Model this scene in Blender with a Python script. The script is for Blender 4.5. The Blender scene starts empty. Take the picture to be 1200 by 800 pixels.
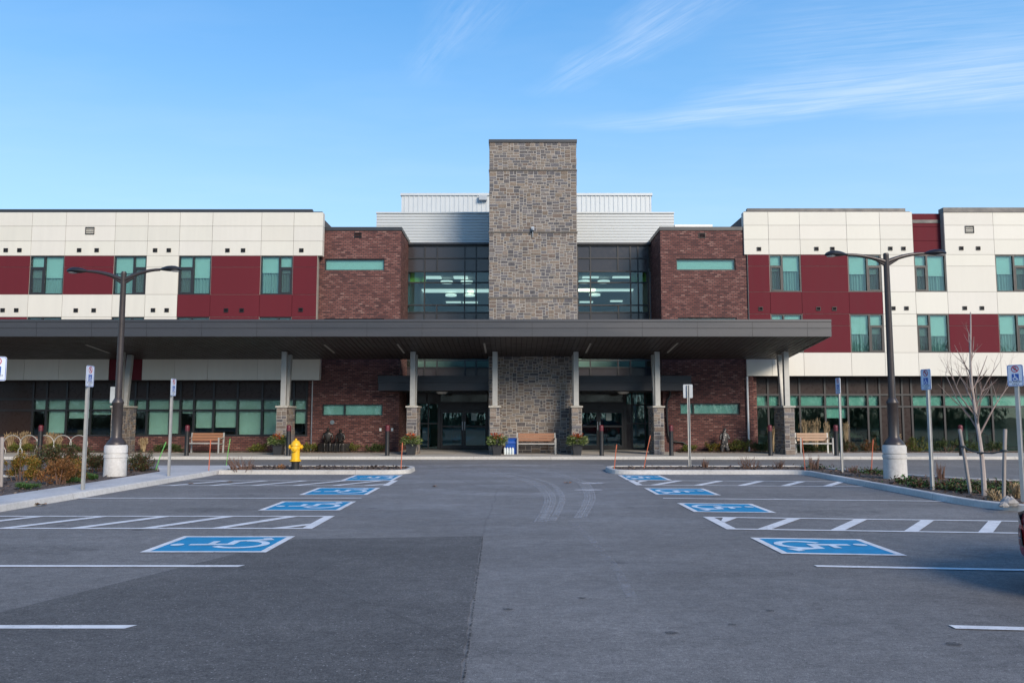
import bpy, math, random
from mathutils import Vector, Matrix
R = random.Random(7)
PI = math.pi
sc = bpy.context.scene
COL = sc.collection
# ------------------------------------------------------------------ camera geometry
F_PX, H, HOR = 950.0, 1.65, 488.0
PITCH = math.atan((HOR - 400) / F_PX)
CAM_R = Matrix.Rotation(PI/2 + PITCH, 3, 'X')
def ray(px, py):
    return CAM_R @ Vector(((px-600)/F_PX, (400-py)/F_PX, -1.0))
def G(px, py, z=0.0):
    d = ray(px, py); t = (z-H)/d.z
    return Vector((d.x*t, d.y*t, z))
def P(px, py, Y):
    d = ray(px, py); t = Y/d.y
    return Vector((d.x*t, Y, H+d.z*t))
def PX(px, py, Y): return P(px, py, Y).x
def PZ(py, Y, px=600): return P(px, py, Y).z

# ------------------------------------------------------------------ mesh builder
class MB:
    def __init__(s): s.v=[]; s.f=[]; s.c=[]; s.m=[]
    def face(s, pts, col=None, mi=0):
        n=len(s.v); s.v.extend([tuple(p) for p in pts]); s.f.append(tuple(range(n,n+len(pts)))); s.c.append(col); s.m.append(mi)
    def add(s, verts, faces, col=None, mi=0):
        n=len(s.v); s.v.extend([tuple(p) for p in verts])
        for f in faces: s.f.append(tuple(i+n for i in f)); s.c.append(col); s.m.append(mi)
    def box(s, x0,x1,y0,y1,z0,z1, col=None, mi=0, skip=()):
        v=[(x0,y0,z0),(x1,y0,z0),(x1,y1,z0),(x0,y1,z0),(x0,y0,z1),(x1,y0,z1),(x1,y1,z1),(x0,y1,z1)]
        fs={'b':(0,3,2,1),'t':(4,5,6,7),'f':(0,1,5,4),'k':(2,3,7,6),'l':(3,0,4,7),'r':(1,2,6,5)}
        s.add(v,[f for k,f in fs.items() if k not in skip],col,mi)
    def obox(s, c, ax, ay, az, col=None):
        c=Vector(c); ax=Vector(ax); ay=Vector(ay); az=Vector(az)
        v=[c+a*ax+b*ay+d*az for d in(-1,1) for b in(-1,1) for a in(-1,1)]
        s.add(v,[(0,2,3,1),(4,5,7,6),(0,1,5,4),(2,6,7,3),(0,4,6,2),(1,3,7,5)],col)
    def tube(s, pts, rad, n=8, cap=True, col=None):
        pts=[Vector(p) for p in pts]
        if not isinstance(rad,(list,tuple)): rad=[rad]*len(pts)
        rings=[]; up=None
        for i,p in enumerate(pts):
            a=pts[max(i-1,0)]; b=pts[min(i+1,len(pts)-1)]
            t=(b-a).normalized()
            if up is None:
                up=Vector((0,0,1)) if abs(t.z)<.9 else Vector((1,0,0))
            u=(up-t*up.dot(t))
            if u.length<1e-4: u=t.orthogonal()
            u.normalize(); w=t.cross(u); up=u
            rings.append([p+(u*math.cos(2*PI*k/n)+w*math.sin(2*PI*k/n))*rad[i] for k in range(n)])
        v=[q for r in rings for q in r]; f=[]
        for i in range(len(rings)-1):
            for k in range(n):
                k2=(k+1)%n
                f.append((i*n+k,i*n+k2,(i+1)*n+k2,(i+1)*n+k))
        if cap:
            f.append(tuple(reversed(range(n)))); f.append(tuple(range((len(rings)-1)*n,len(rings)*n)))
        s.add(v,f,col)
    def lathe(s, prof, c=(0,0,0), n=20, axis='z', col=None):
        v=[];f=[]
        for r,h in prof:
            for k in range(n):
                a=2*PI*k/n
                if axis=='z': p=(c[0]+r*math.cos(a),c[1]+r*math.sin(a),c[2]+h)
                elif axis=='y': p=(c[0]+r*math.cos(a),c[1]+h,c[2]-r*math.sin(a))
                else: p=(c[0]+h,c[1]+r*math.cos(a),c[2]+r*math.sin(a))
                v.append(p)
        m=len(prof)
        for i in range(m-1):
            for k in range(n):
                k2=(k+1)%n; f.append((i*n+k,i*n+k2,(i+1)*n+k2,(i+1)*n+k))
        f.append(tuple(reversed(range(n)))); f.append(tuple(range((m-1)*n,m*n)))
        s.add(v,f,col)
    def prism(s, poly, z0, z1, col=None, bottom=True):
        n=len(poly)
        v=[(p[0],p[1],z0) for p in poly]+[(p[0],p[1],z1) for p in poly]
        f=[tuple(range(n,2*n))]
        if bottom: f.append(tuple(reversed(range(n))))
        for i in range(n):
            j=(i+1)%n; f.append((i,j,n+j,n+i))
        s.add(v,f,col)
    def ribbon(s, pts, w, z, col=None):
        L=[];Rr=[]; n=len(pts)
        for i in range(n):
            p=Vector(pts[i][:2])
            d1=(p-Vector(pts[i-1][:2])).normalized() if i>0 else None
            d2=(Vector(pts[i+1][:2])-p).normalized() if i<n-1 else None
            if d1 is None: d1=d2
            if d2 is None: d2=d1
            n1=Vector((-d1.y,d1.x)); n2=Vector((-d2.y,d2.x)); m=(n1+n2)
            m=m/ max(m.length_squared*.5,.3)
            L.append(p+m*w/2); Rr.append(p-m*w/2)
        for i in range(n-1):
            s.face([(Rr[i].x,Rr[i].y,z),(Rr[i+1].x,Rr[i+1].y,z),(L[i+1].x,L[i+1].y,z),(L[i].x,L[i].y,z)],col)
    def disc(s, c, r, z, n=16, col=None):
        s.face([(c[0]+r*math.cos(2*PI*k/n),c[1]+r*math.sin(2*PI*k/n),z) for k in range(n)],col)
    def xf(s, M):
        s.v=[tuple(M@Vector(p)) for p in s.v]; return s
    def mesh(s, name, mat, smooth=False):
        me=bpy.data.meshes.new(name); me.from_pydata(s.v,[],s.f)
        for m in (mat if isinstance(mat,(list,tuple)) else [mat]): me.materials.append(m)
        if any(c is not None for c in s.c):
            a=me.color_attributes.new('Col','FLOAT_COLOR','CORNER'); k=0
            for p,c in zip(me.polygons,s.c):
                c=c or (1,1,1)
                for li in p.loop_indices: a.data[li].color=(c[0],c[1],c[2],1)
        if any(s.m):
            for p,m in zip(me.polygons,s.m): p.material_index=m
        if smooth:
            for p in me.polygons: p.use_smooth=True
            if smooth!='all':
                me.set_sharp_from_angle(angle=math.radians(40))
        me.update(); return me
    def build(s, name, mat, parent=None, smooth=False, bevel=0):
        o=bpy.data.objects.new(name, s.mesh(name,mat,smooth)); COL.objects.link(o)
        if parent is not None: o.parent=parent
        if bevel:
            b=o.modifiers.new('Bevel','BEVEL'); b.width=bevel; b.segments=2; b.limit_method='ANGLE'
        return o
def tag(o,label=None,cat=None,group=None,kind=None):
    if label: o['label']=label
    if cat: o['category']=cat
    if group: o['group']=group
    if kind: o['kind']=kind
    return o
def empty(name, loc=(0,0,0), label=None, cat=None, group=None, rz=0):
    o=bpy.data.objects.new(name,None); COL.objects.link(o); o.location=loc; o.rotation_euler=(0,0,rz)
    o.empty_display_size=.2
    return tag(o,label,cat,group)
def struct(o): o['kind']='structure'; return o
def copy_tree(o, parent=None):
    c=o.copy(); COL.objects.link(c); c.parent=parent
    for ch in list(o.children): copy_tree(ch,c)
    return c

# ------------------------------------------------------------------ materials
def newmat(name):
    m=bpy.data.materials.new(name); m.use_nodes=True; nt=m.node_tree
    return m,nt,nt.nodes['Principled BSDF'],nt.nodes['Material Output']
def N(nt,t,**kw):
    n=nt.nodes.new(t)
    for k,v in kw.items():
        if hasattr(n,k) and not k.startswith('i_'): setattr(n,k,v)
    return n
def mixc(nt,fac,a,b,blend='MIX'):
    n=nt.nodes.new('ShaderNodeMix'); n.data_type='RGBA'; n.blend_type=blend
    for sock,v in ((n.inputs[0],fac),(n.inputs[6],a),(n.inputs[7],b)):
        if hasattr(v,'is_output'): nt.links.new(v,sock)
        elif isinstance(v,(int,float)): sock.default_value=v
        else: sock.default_value=(v[0],v[1],v[2],1)
    return n.outputs[2]
def ramp(nt,val,stops):
    n=nt.nodes.new('ShaderNodeValToRGB'); cr=n.color_ramp
    while len(cr.elements)<len(stops): cr.elements.new(.5)
    for e,(p,c) in zip(cr.elements,stops):
        e.position=p; e.color=(c,c,c,1) if isinstance(c,(int,float)) else (c[0],c[1],c[2],1)
    nt.links.new(val,n.inputs[0]); return n.outputs[0]
def math_(nt,op,a,b=None,c=None):
    n=nt.nodes.new('ShaderNodeMath'); n.operation=op
    for i,v in enumerate((a,b,c)):
        if v is None: continue
        if hasattr(v,'is_output'): nt.links.new(v,n.inputs[i])
        else: n.inputs[i].default_value=v
    return n.outputs[0]
def noise(nt,scale,detail=4,rough=.55,vec=None,dist=0):
    n=nt.nodes.new('ShaderNodeTexNoise'); n.inputs['Scale'].default_value=scale; n.inputs['Detail'].default_value=detail
    n.inputs['Roughness'].default_value=rough; n.inputs['Distortion'].default_value=dist
    if vec is not None: nt.links.new(vec,n.inputs['Vector'])
    return n.outputs['Fac']
def pos(nt): return nt.nodes.new('ShaderNodeNewGeometry').outputs['Position']
def mapped(nt,vec,scale=(1,1,1),rot=(0,0,0),loc=(0,0,0)):
    n=nt.nodes.new('ShaderNodeMapping'); nt.links.new(vec,n.inputs[0])
    n.inputs['Scale'].default_value=scale; n.inputs['Rotation'].default_value=rot; n.inputs['Location'].default_value=loc
    return n.outputs[0]
def bump(nt,b,h,strength=.3,dist=.01):
    n=nt.nodes.new('ShaderNodeBump'); n.inputs['Strength'].default_value=strength; n.inputs['Distance'].default_value=dist
    nt.links.new(h,n.inputs['Height']); nt.links.new(n.outputs[0],b.inputs['Normal'])
def M(name, c, rough=.6, metal=0, var=.12, scale=6, bmp=0, attr=False, stretch=(1,1,1), spec=.5):
    m,nt,b,o=newmat(name)
    p=mapped(nt,pos(nt),stretch)
    n1=noise(nt,scale,6,.6,p); n2=noise(nt,scale*.13,3,.5,p)
    f=math_(nt,'ADD',math_(nt,'MULTIPLY',n1,.5),math_(nt,'MULTIPLY',n2,.5))
    fac=ramp(nt,f,[(.3,1-var),(.7,1+var)])
    if attr:
        at=nt.nodes.new('ShaderNodeAttribute'); at.attribute_name='Col'
        base=mixc(nt,1.0,c,at.outputs['Color'],'MULTIPLY') if c!=(1,1,1) else at.outputs['Color']
    else:
        base=c
    colr=mixc(nt,1.0,base,fac,'MULTIPLY')
    nt.links.new(colr,b.inputs['Base Color'])
    b.inputs['Metallic'].default_value=metal
    b.inputs['Specular IOR Level'].default_value=spec
    rr=ramp(nt,n1,[(.3,max(rough-.08,0.02)),(.7,min(rough+.08,1))]); nt.links.new(rr,b.inputs['Roughness'])
    if bmp: bump(nt,b,n1,bmp,.01)
    return m
def glassmat(name, tint, refl=.06, rough=.01, wav=.0):
    m,nt,b,o=newmat(name); nt.nodes.remove(b)
    t=nt.nodes.new('ShaderNodeBsdfTransparent'); t.inputs[0].default_value=(*tint,1)
    g=nt.nodes.new('ShaderNodeBsdfGlossy'); g.inputs['Roughness'].default_value=rough; g.inputs[0].default_value=(.92,.97,1,1)
    fr=nt.nodes.new('ShaderNodeFresnel'); fr.inputs[0].default_value=1.5
    bp=nt.nodes.new('ShaderNodeBump'); bp.inputs['Strength'].default_value=.05; bp.inputs['Distance'].default_value=.02
    nt.links.new(noise(nt,.9,2,.5,pos(nt)),bp.inputs['Height']); nt.links.new(bp.outputs[0],g.inputs['Normal'])
    fac=math_(nt,'ADD',fr.outputs[0],refl)
    mx=nt.nodes.new('ShaderNodeMixShader'); nt.links.new(fac,mx.inputs[0]); nt.links.new(t.outputs[0],mx.inputs[1]); nt.links.new(g.outputs[0],mx.inputs[2])
    nt.links.new(mx.outputs[0],o.inputs[0]); return m
def emis(name,c,s):
    m,nt,b,o=newmat(name); b.inputs['Base Color'].default_value=(*c,1); b.inputs['Emission Color'].default_value=(*c,1); b.inputs['Emission Strength'].default_value=s
    return m

def brickmat():
    m,nt,b,o=newmat('brick')
    sx=nt.nodes.new('ShaderNodeSeparateXYZ'); nt.links.new(pos(nt),sx.inputs[0])
    cb=nt.nodes.new('ShaderNodeCombineXYZ'); nt.links.new(math_(nt,'ADD',sx.outputs[0],sx.outputs[1]),cb.inputs[0]); nt.links.new(sx.outputs[2],cb.inputs[1])
    def br(c1,c2,mo,bias,off):
        t=nt.nodes.new('ShaderNodeTexBrick'); t.offset=.5; t.inputs['Scale'].default_value=1
        t.inputs['Brick Width'].default_value=.205; t.inputs['Row Height'].default_value=.078; t.inputs['Mortar Size'].default_value=.014
        t.inputs['Mortar Smooth'].default_value=.2; t.inputs['Bias'].default_value=bias
        t.inputs['Color1'].default_value=(*c1,1); t.inputs['Color2'].default_value=(*c2,1); t.inputs['Mortar'].default_value=(*mo,1)
        nt.links.new(mapped(nt,cb.outputs[0],loc=off),t.inputs['Vector']); return t
    t=br((0,0,0),(1,1,1),(.5,.5,.5),0,(0,0,0))
    # per brick random value -> palette
    colr=ramp(nt,t.outputs['Color'],[(0,(.075,.034,.034)),(.14,(.11,.045,.041)),(.4,(.15,.060,.052)),(.7,(.18,.077,.066)),(.92,(.225,.11,.095)),(1,(.28,.16,.135))])
    nz=noise(nt,30,4,.6,cb.outputs[0]); big=noise(nt,.35,3,.5,cb.outputs[0])
    colr=mixc(nt,1,colr,ramp(nt,nz,[(.3,.85),(.7,1.15)]),'MULTIPLY')
    colr=mixc(nt,1,colr,ramp(nt,big,[(.35,.95),(.65,1.05)]),'MULTIPLY')
    colr=mixc(nt,t.outputs['Fac'],colr,(.058,.042,.042))
    nt.links.new(colr,b.inputs['Base Color']); b.inputs['Roughness'].default_value=.85; b.inputs['Specular IOR Level'].default_value=.25
    h=math_(nt,'ADD',math_(nt,'MULTIPLY',t.outputs['Fac'],-1),math_(nt,'MULTIPLY',nz,.35)); bump(nt,b,h,.5,.012)
    return m

def asphaltmat(name, base, salt):
    m,nt,b,o=newmat(name); p=pos(nt)
    agg=noise(nt,120,2,.7,p); med=noise(nt,4,6,.6,p); big=noise(nt,.22,4,.55,p); streak=noise(nt,1.0,5,.6,mapped(nt,p,(.35,1.4,1)))
    vor=nt.nodes.new('ShaderNodeTexVoronoi'); vor.inputs['Scale'].default_value=55; nt.links.new(p,vor.inputs['Vector'])
    c=mixc(nt,1,base,ramp(nt,big,[(.3,.80),(.7,1.2)]),'MULTIPLY')
    c=mixc(nt,1,c,ramp(nt,med,[(.3,.86),(.7,1.14)]),'MULTIPLY')
    c=mixc(nt,1,c,ramp(nt,streak,[(.3,.9),(.72,1.14)]),'MULTIPLY')
    c=mixc(nt,1,c,ramp(nt,agg,[(.32,.55),(.68,1.5)]),'MULTIPLY')
    c=mixc(nt,1,c,ramp(nt,noise(nt,34,3,.75,p),[(.32,.70),(.68,1.32)]),'MULTIPLY')
    c=mixc(nt,1,c,ramp(nt,noise(nt,11,4,.75,mapped(nt,p,(.7,1.2,1))),[(.32,.80),(.68,1.22)]),'MULTIPLY')
    wn=nt.nodes.new('ShaderNodeTexWhiteNoise'); nt.links.new(vor.outputs['Position'],wn.inputs[0])
    speck=math_(nt,'MULTIPLY',math_(nt,'GREATER_THAN',wn.outputs[0],.955),math_(nt,'LESS_THAN',vor.outputs['Distance'],.35))
    c=mixc(nt,math_(nt,'MULTIPLY',speck,.7),c,(.34,.33,.32))
    # dark drips and spots
    v2=nt.nodes.new('ShaderNodeTexVoronoi'); v2.inputs['Scale'].default_value=.62; nt.links.new(p,v2.inputs['Vector'])
    wsp=math_(nt,'ADD',v2.outputs['Distance'],math_(nt,'MULTIPLY',noise(nt,9,3,.6,p),.08))
    c=mixc(nt,ramp(nt,wsp,[(.075,.55),(.115,0)]),c,(.02,.02,.022))
    # salt / dust residue, strongest by the entrance drive
    sx=nt.nodes.new('ShaderNodeSeparateXYZ'); nt.links.new(p,sx.inputs[0])
    ry=ramp(nt,math_(nt,'DIVIDE',sx.outputs[1],40),[(.1,.08),(.28,.25),(.42,.75),(.60,1),(.8,.8)])
    rx=ramp(nt,math_(nt,'DIVIDE',math_(nt,'ABSOLUTE',sx.outputs[0]),12),[(.12,1),(.34,.45),(.7,.25)])
    s1=ramp(nt,noise(nt,.8,7,.72,mapped(nt,p,(.5,1.1,1)),.4),[(.44,0),(.72,1)])
    s2=ramp(nt,noise(nt,9,5,.7,mapped(nt,p,(.5,1.1,1))),[(.35,0),(.75,1)])
    sm=math_(nt,'MULTIPLY',math_(nt,'MULTIPLY',s1,s2),math_(nt,'MULTIPLY',ry,rx))
    c=mixc(nt,math_(nt,'MULTIPLY',sm,salt),c,(.42,.43,.45))
    hz=math_(nt,'MULTIPLY',math_(nt,'MULTIPLY',math_(nt,'MULTIPLY',ry,rx),ramp(nt,noise(nt,.35,5,.62,mapped(nt,p,loc=(4,1,0))),[(.3,.35),(.7,1.3)])),.26*salt)
    c=mixc(nt,hz,c,(.24,.245,.26))
    # small bright scuffs
    s3=ramp(nt,noise(nt,2.2,3,.5,mapped(nt,p,(.6,2.2,1),loc=(3,7,0))),[(.735,0),(.77,.35)])
    c=mixc(nt,math_(nt,'MULTIPLY',s3,s2),c,(.4,.4,.41))
    # hairline cracks
    v3=nt.nodes.new('ShaderNodeTexVoronoi'); v3.feature='DISTANCE_TO_EDGE'; v3.inputs['Scale'].default_value=.16
    dn=nt.nodes.new('ShaderNodeTexNoise'); dn.inputs['Scale'].default_value=1.2; dn.inputs['Detail'].default_value=5; nt.links.new(p,dn.inputs['Vector'])
    nt.links.new(mixc(nt,.12,p,dn.outputs['Color'],'ADD'),v3.inputs['Vector'])
    c=mixc(nt,math_(nt,'MULTIPLY',ramp(nt,v3.outputs['Distance'],[(.0004,1),(.0011,0)]),.18),c,(.02,.02,.02))
    nt.links.new(c,b.inputs['Base Color']); b.inputs['Roughness'].default_value=.85; b.inputs['Specular IOR Level'].default_value=.35
    bump(nt,b,math_(nt,'ADD',agg,math_(nt,'MULTIPLY',med,.4)),.55,.008)
    return m
def paintmat(name,c,wear=.5,seed=0):
    m,nt,b,o=newmat(name); p=mapped(nt,pos(nt),loc=(seed,seed,0))
    n1=noise(nt,26,6,.75,p); n2=noise(nt,1.5,4,.6,p)
    f=math_(nt,'ADD',math_(nt,'MULTIPLY',n1,.65),math_(nt,'MULTIPLY',n2,.35))
    a=ramp(nt,f,[(.66-.18*wear,1),(.74-.10*wear,.25)])
    colr=mixc(nt,1,c,ramp(nt,noise(nt,5,5,.6,p),[(.3,.82),(.7,1.1)]),'MULTIPLY')
    nt.links.new(colr,b.inputs['Base Color']); b.inputs['Roughness'].default_value=.75; nt.links.new(a,b.inputs['Alpha'])
    return m
def stainmat(name,c,amt,scale=(1,1,1),lo=.45,hi=.7):
    m,nt,b,o=newmat(name); p=mapped(nt,pos(nt),scale)
    a=math_(nt,'MULTIPLY',ramp(nt,noise(nt,3,7,.7,p),[(lo,0),(hi,1)]),amt)
    b.inputs['Base Color'].default_value=(*c,1); b.inputs['Roughness'].default_value=.9; nt.links.new(a,b.inputs['Alpha']); return m

def concretemat(name,c,joint=None):
    m,nt,b,o=newmat(name); p=pos(nt)
    c2=mixc(nt,1,c,ramp(nt,noise(nt,.6,5,.6,p),[(.3,.82),(.7,1.14)]),'MULTIPLY')
    c2=mixc(nt,1,c2,ramp(nt,noise(nt,14,6,.7,p),[(.3,.85),(.7,1.12)]),'MULTIPLY')
    c2=mixc(nt,ramp(nt,noise(nt,2.2,6,.7,mapped(nt,p,loc=(9,2,1))),[(.60,0),(.8,.5)]),c2,(.16,.15,.14))
    if joint:
        sx=nt.nodes.new('ShaderNodeSeparateXYZ'); nt.links.new(p,sx.inputs[0])
        ax,step=joint
        fr=math_(nt,'FRACT',math_(nt,'DIVIDE',sx.outputs[ax],step))
        ln=math_(nt,'LESS_THAN',math_(nt,'ABSOLUTE',math_(nt,'SUBTRACT',fr,.5)),.006/step)
        c2=mixc(nt,math_(nt,'MULTIPLY',ln,.6),c2,(.12,.115,.11))
    nt.links.new(c2,b.inputs['Base Color']); b.inputs['Roughness'].default_value=.88
    bump(nt,b,noise(nt,60,3,.6,p),.25,.005); return m

def stonemat():
    m,nt,b,o=newmat('ledge_stone'); p=pos(nt)
    at=nt.nodes.new('ShaderNodeAttribute'); at.attribute_name='Col'
    n1=noise(nt,22,6,.65,p); n2=noise(nt,5,3,.5,p)
    c=mixc(nt,1,at.outputs['Color'],ramp(nt,n1,[(.25,.68),(.75,1.32)]),'MULTIPLY')
    c=mixc(nt,1,c,ramp(nt,n2,[(.3,.88),(.7,1.12)]),'MULTIPLY')
    nt.links.new(c,b.inputs['Base Color']); b.inputs['Roughness'].default_value=.9; b.inputs['Specular IOR Level'].default_value=.25
    bump(nt,b,n1,.8,.02); return m
def mulchmat():
    m,nt,b,o=newmat('mulch'); p=pos(nt)
    v=nt.nodes.new('ShaderNodeTexVoronoi'); v.inputs['Scale'].default_value=26; nt.links.new(mapped(nt,p,(1,1.7,1),rot=(0,0,.5)),v.inputs['Vector'])
    wn=nt.nodes.new('ShaderNodeTexWhiteNoise'); nt.links.new(v.outputs['Position'],wn.inputs[0])
    c=ramp(nt,wn.outputs[0],[(0,(.028,.020,.017)),(.5,(.085,.058,.045)),(.85,(.15,.105,.08)),(1,(.24,.19,.15))])
    c=mixc(nt,1,c,ramp(nt,noise(nt,1.2,4,.6,p),[(.3,.7),(.7,1.25)]),'MULTIPLY')
    nt.links.new(c,b.inputs['Base Color']); b.inputs['Roughness'].default_value=.95
    bump(nt,b,wn.outputs[0],1,.03); return m

ASPH=asphaltmat('asphalt',(.150,.144,.138),1.25)
ASPH2=asphaltmat('asphalt_newer',(.098,.094,.090),.5)
BRICK=brickmat(); STONE=stonemat(); MULCH=mulchmat()
CONC=concretemat('sidewalk_concrete',(.50,.49,.48),(1,1.5)); CONC2=concretemat('walk_concrete',(.42,.40,.37),(0,1.6)); KERB=concretemat('kerb_concrete',(.50,.48,.44),(0,3.0)); KERBY=concretemat('kerb_concrete_side',(.50,.49,.47),(1,3.0))
PEDC=concretemat('footing_concrete',(.55,.54,.52))
MORTAR=M('mortar',(.37,.35,.325),.9,var=.15,scale=20)
CREAM=M('cream_panel',(.635,.613,.545),.6,var=.05,scale=2.0,attr=True,stretch=(2.2,1,.25))
REDP=M('burgundy_panel',(.118,.019,.027),.75,var=.08,scale=2.0,spec=.12,attr=True,stretch=(2.2,1,.25))
SEAM=M('panel_joint',(.30,.275,.24),.8)
SEAMR=M('panel_joint_red',(.06,.012,.016),.8)
DARKFR=M('dark_aluminium',(.018,.018,.020),.45,.0,var=.08)
SPAND=M('spandrel_glass',(.042,.038,.042),.16,0,var=.06,spec=.5)
SPANB=M('spandrel_brown',(.034,.023,.021),.3,0,var=.06,spec=.22)
COPING=M('coping_metal',(.035,.037,.042),.42,.2,var=.08,scale=3)
FASCIA=M('fascia_metal',(.060,.062,.069),.42,.3,var=.10,scale=1.2,stretch=(.3,1,3))
FASCIA2=M('fascia_metal_dark',(.030,.031,.036),.42,.3,var=.10,scale=1.2)
SOFF=M('soffit_metal',(.040,.032,.030),.5,.0,var=.12,scale=2)
SOFFG=M('soffit_groove',(.006,.005,.005),.7)
GALV=M('galvanised_steel',(.38,.38,.365),.5,.25,var=.16,scale=7)
GALVD=M('galvanised_dull',(.36,.39,.42),.5,.4,var=.15,scale=9)
CORR=M('ribbed_metal',(.50,.53,.54),.5,.1,var=.05,scale=2)
WHITEM=M('white_trim',(.78,.78,.76),.5,var=.04)
BROWNP=M('bronze_paint',(.050,.042,.042),.4,.2,var=.1,scale=8)
BLACKM=M('black_metal',(.014,.014,.016),.45,.1,var=.1)
CORE=M('building_core',(.10,.10,.10),.8)
ROOM=M('room_paint',(.50,.49,.46),.7,var=.05)
ROOMD=M('room_dark',(.10,.10,.10),.7,var=.2)
CARPET=M('room_floor',(.16,.14,.12),.8)
SCREEN=stainmat('insect_screen',(.05,.06,.07),.42,(1,1,1),-.2,-.1)
BLIND=M('blind_fabric',(.84,.85,.82),.7,var=.04,scale=3)
CURT=M('curtain_fabric',(.50,.53,.52),.8,var=.12,scale=9,stretch=(4,4,.2))
GLASS=glassmat('teal_glass',(.69,.85,.825),.012); GLASSG=glassmat('storefront_glass',(.72,.84,.805),.01)
GLASSD=glassmat('teal_glass_dark',(.62,.80,.76),.0)
GLASSL=glassmat('lobby_glass',(.60,.79,.82),.0)
DGLASS=glassmat('door_glass',(.45,.82,.84),.03)
WOOD=M('bench_wood',(.27,.125,.065),.6,var=.25,scale=8,stretch=(.4,3,3))
WOODP=M('bench_wood_pale',(.37,.235,.15),.6,var=.2,scale=8,stretch=(.4,3,3))
STAKE=M('grey_wood',(.30,.265,.24),.85,var=.25,scale=10,stretch=(3,3,.4))
BARK=M('pale_bark',(.36,.31,.285),.85,var=.3,scale=14)
TWIG=M('red_twig',(.16,.075,.06),.8,var=.2)
DEADTW=M('dead_twig',(.15,.085,.06),.85,var=.25)
LEAF=M('leaf',(1,1,1),.6,attr=True,var=.15,scale=15,spec=.3)
YEL=M('hydrant_yellow',(.78,.44,.012),.4,var=.1,scale=9)
HBLK=M('hydrant_black',(.012,.012,.012),.6)
ORANGE=M('marker_orange',(.52,.13,.06),.5,var=.1)
GREEN=M('marker_green',(.13,.42,.10),.5,var=.1)
BLUEP=M('bin_blue',(.012,.075,.36),.35,var=.06)
POT=M('planter_black',(.022,.024,.028),.5,var=.1)
BRONZE=M('dark_bronze',(.030,.028,.027),.38,.6,var=.4,scale=12)
REDBAND=M('dark_red_band',(.11,.012,.022),.45)
SIGNW=M('sign_white',(.62,.68,.78),.35,var=.04)
SIGNB=M('sign_blue',(.012,.075,.36),.35,var=.04)
SIGNR=M('sign_red',(.45,.03,.06),.35); INK=M('sign_black',(.015,.015,.018),.5)
PWHITE=paintmat('road_paint',(.70,.70,.70),.62); PBLUE=paintmat('blue_paint',(.003,.24,.46),.34,3); PFIG=paintmat('symbol_paint',(.60,.70,.78),.5,5)
LIGHTW=emis('lobby_light',(1,.90,.78),.6)
DOME=M('opal_dome',(.7,.7,.68),.4)

# ------------------------------------------------------------------ ground
gm=MB(); gm.face([(-900,-900,-.03),(900,-900,-.03),(900,900,-.03),(-900,900,-.03)])
struct(gm.build('grass_ground',M('far_grass',(.06,.08,.03),.9,var=.3,scale=2)))
am=MB(); am.face([(-70,-60,0),(70,-60,0),(70,75,0),(-70,75,0)]); struct(am.build('parking_lot',ASPH))
# newer asphalt patch with ragged edges
def rag(a,b,n,amp):
    return [(a[0]+(b[0]-a[0])*i/n+R.uniform(-amp,amp), a[1]+(b[1]-a[1])*i/n+R.uniform(-amp,amp)) for i in range(n)]
A=G(345,631.5); B=G(565,628); Cc=G(568.5,798); D=G(0,717.5)
Cx=(Cc.x+ .0, -6.0); dl=(D-A); Dx=(D.x+dl.x*1.2, D.y+dl.y*1.2)
poly=rag(A,B,26,.006)+rag(B,Cx,150,.013)+rag(Cx,(Dx[0],-6),6,.01)+rag((Dx[0],-6),Dx,10,.02)+rag(Dx,A,90,.008)
pm=MB(); pm.prism(list(reversed([(p[0],p[1]) for p in poly])),-.002,.004,bottom=False); struct(pm.build('asphalt_patch',ASPH2))
# right patch (older overlay behind the parked car)
# seam line of crack filler along patch edge
sm=MB(); sm.ribbon(rag((B.x+.012,B.y),(Cx[0]+.012,-4),120,.005),.016,.0065)
struct(sm.build('seam_filler',stainmat('seam_tar',(.02,.02,.02),.7,(6,6,6),.42,.6)))

SPOT=stainmat('tar_spot',(.022,.022,.024),.55,(14,14,1),.30,.58)
for px,py,r in ((595,714,.045),(682,701,.04),(786,742,.05),(858,732,.035),(902,716,.035),(1117,755,.055)):
    q=G(px,py); mb=MB(); mb.face([(q.x+r*math.cos(a*PI/7)*R.uniform(.8,1.25),q.y+r*.9*math.sin(a*PI/7)*R.uniform(.75,1.2),.0072) for a in range(14)]); struct(mb.build('tar_spot',SPOT))
OIL=stainmat('oil_stain',(.035,.035,.036),.26,(2.2,2.2,1),.40,.72)
for x,y,r in ((-5.6,7.5,.55),(-5.9,10.2,.5),(-5.4,14.6,.5),(-5.8,17.2,.45),(5.9,10.0,.5),(5.7,14.2,.5),(6.0,17.0,.45),(-5.4,5.0,.5),(5.6,4.9,.5)):
    mb=MB(); mb.face([(x+r*1.5*math.cos(a*PI/12)*R.uniform(.85,1.15),y+r*.75*math.sin(a*PI/12)*R.uniform(.8,1.2),.0066) for a in range(24)]); struct(mb.build('oil_stain',OIL))
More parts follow.
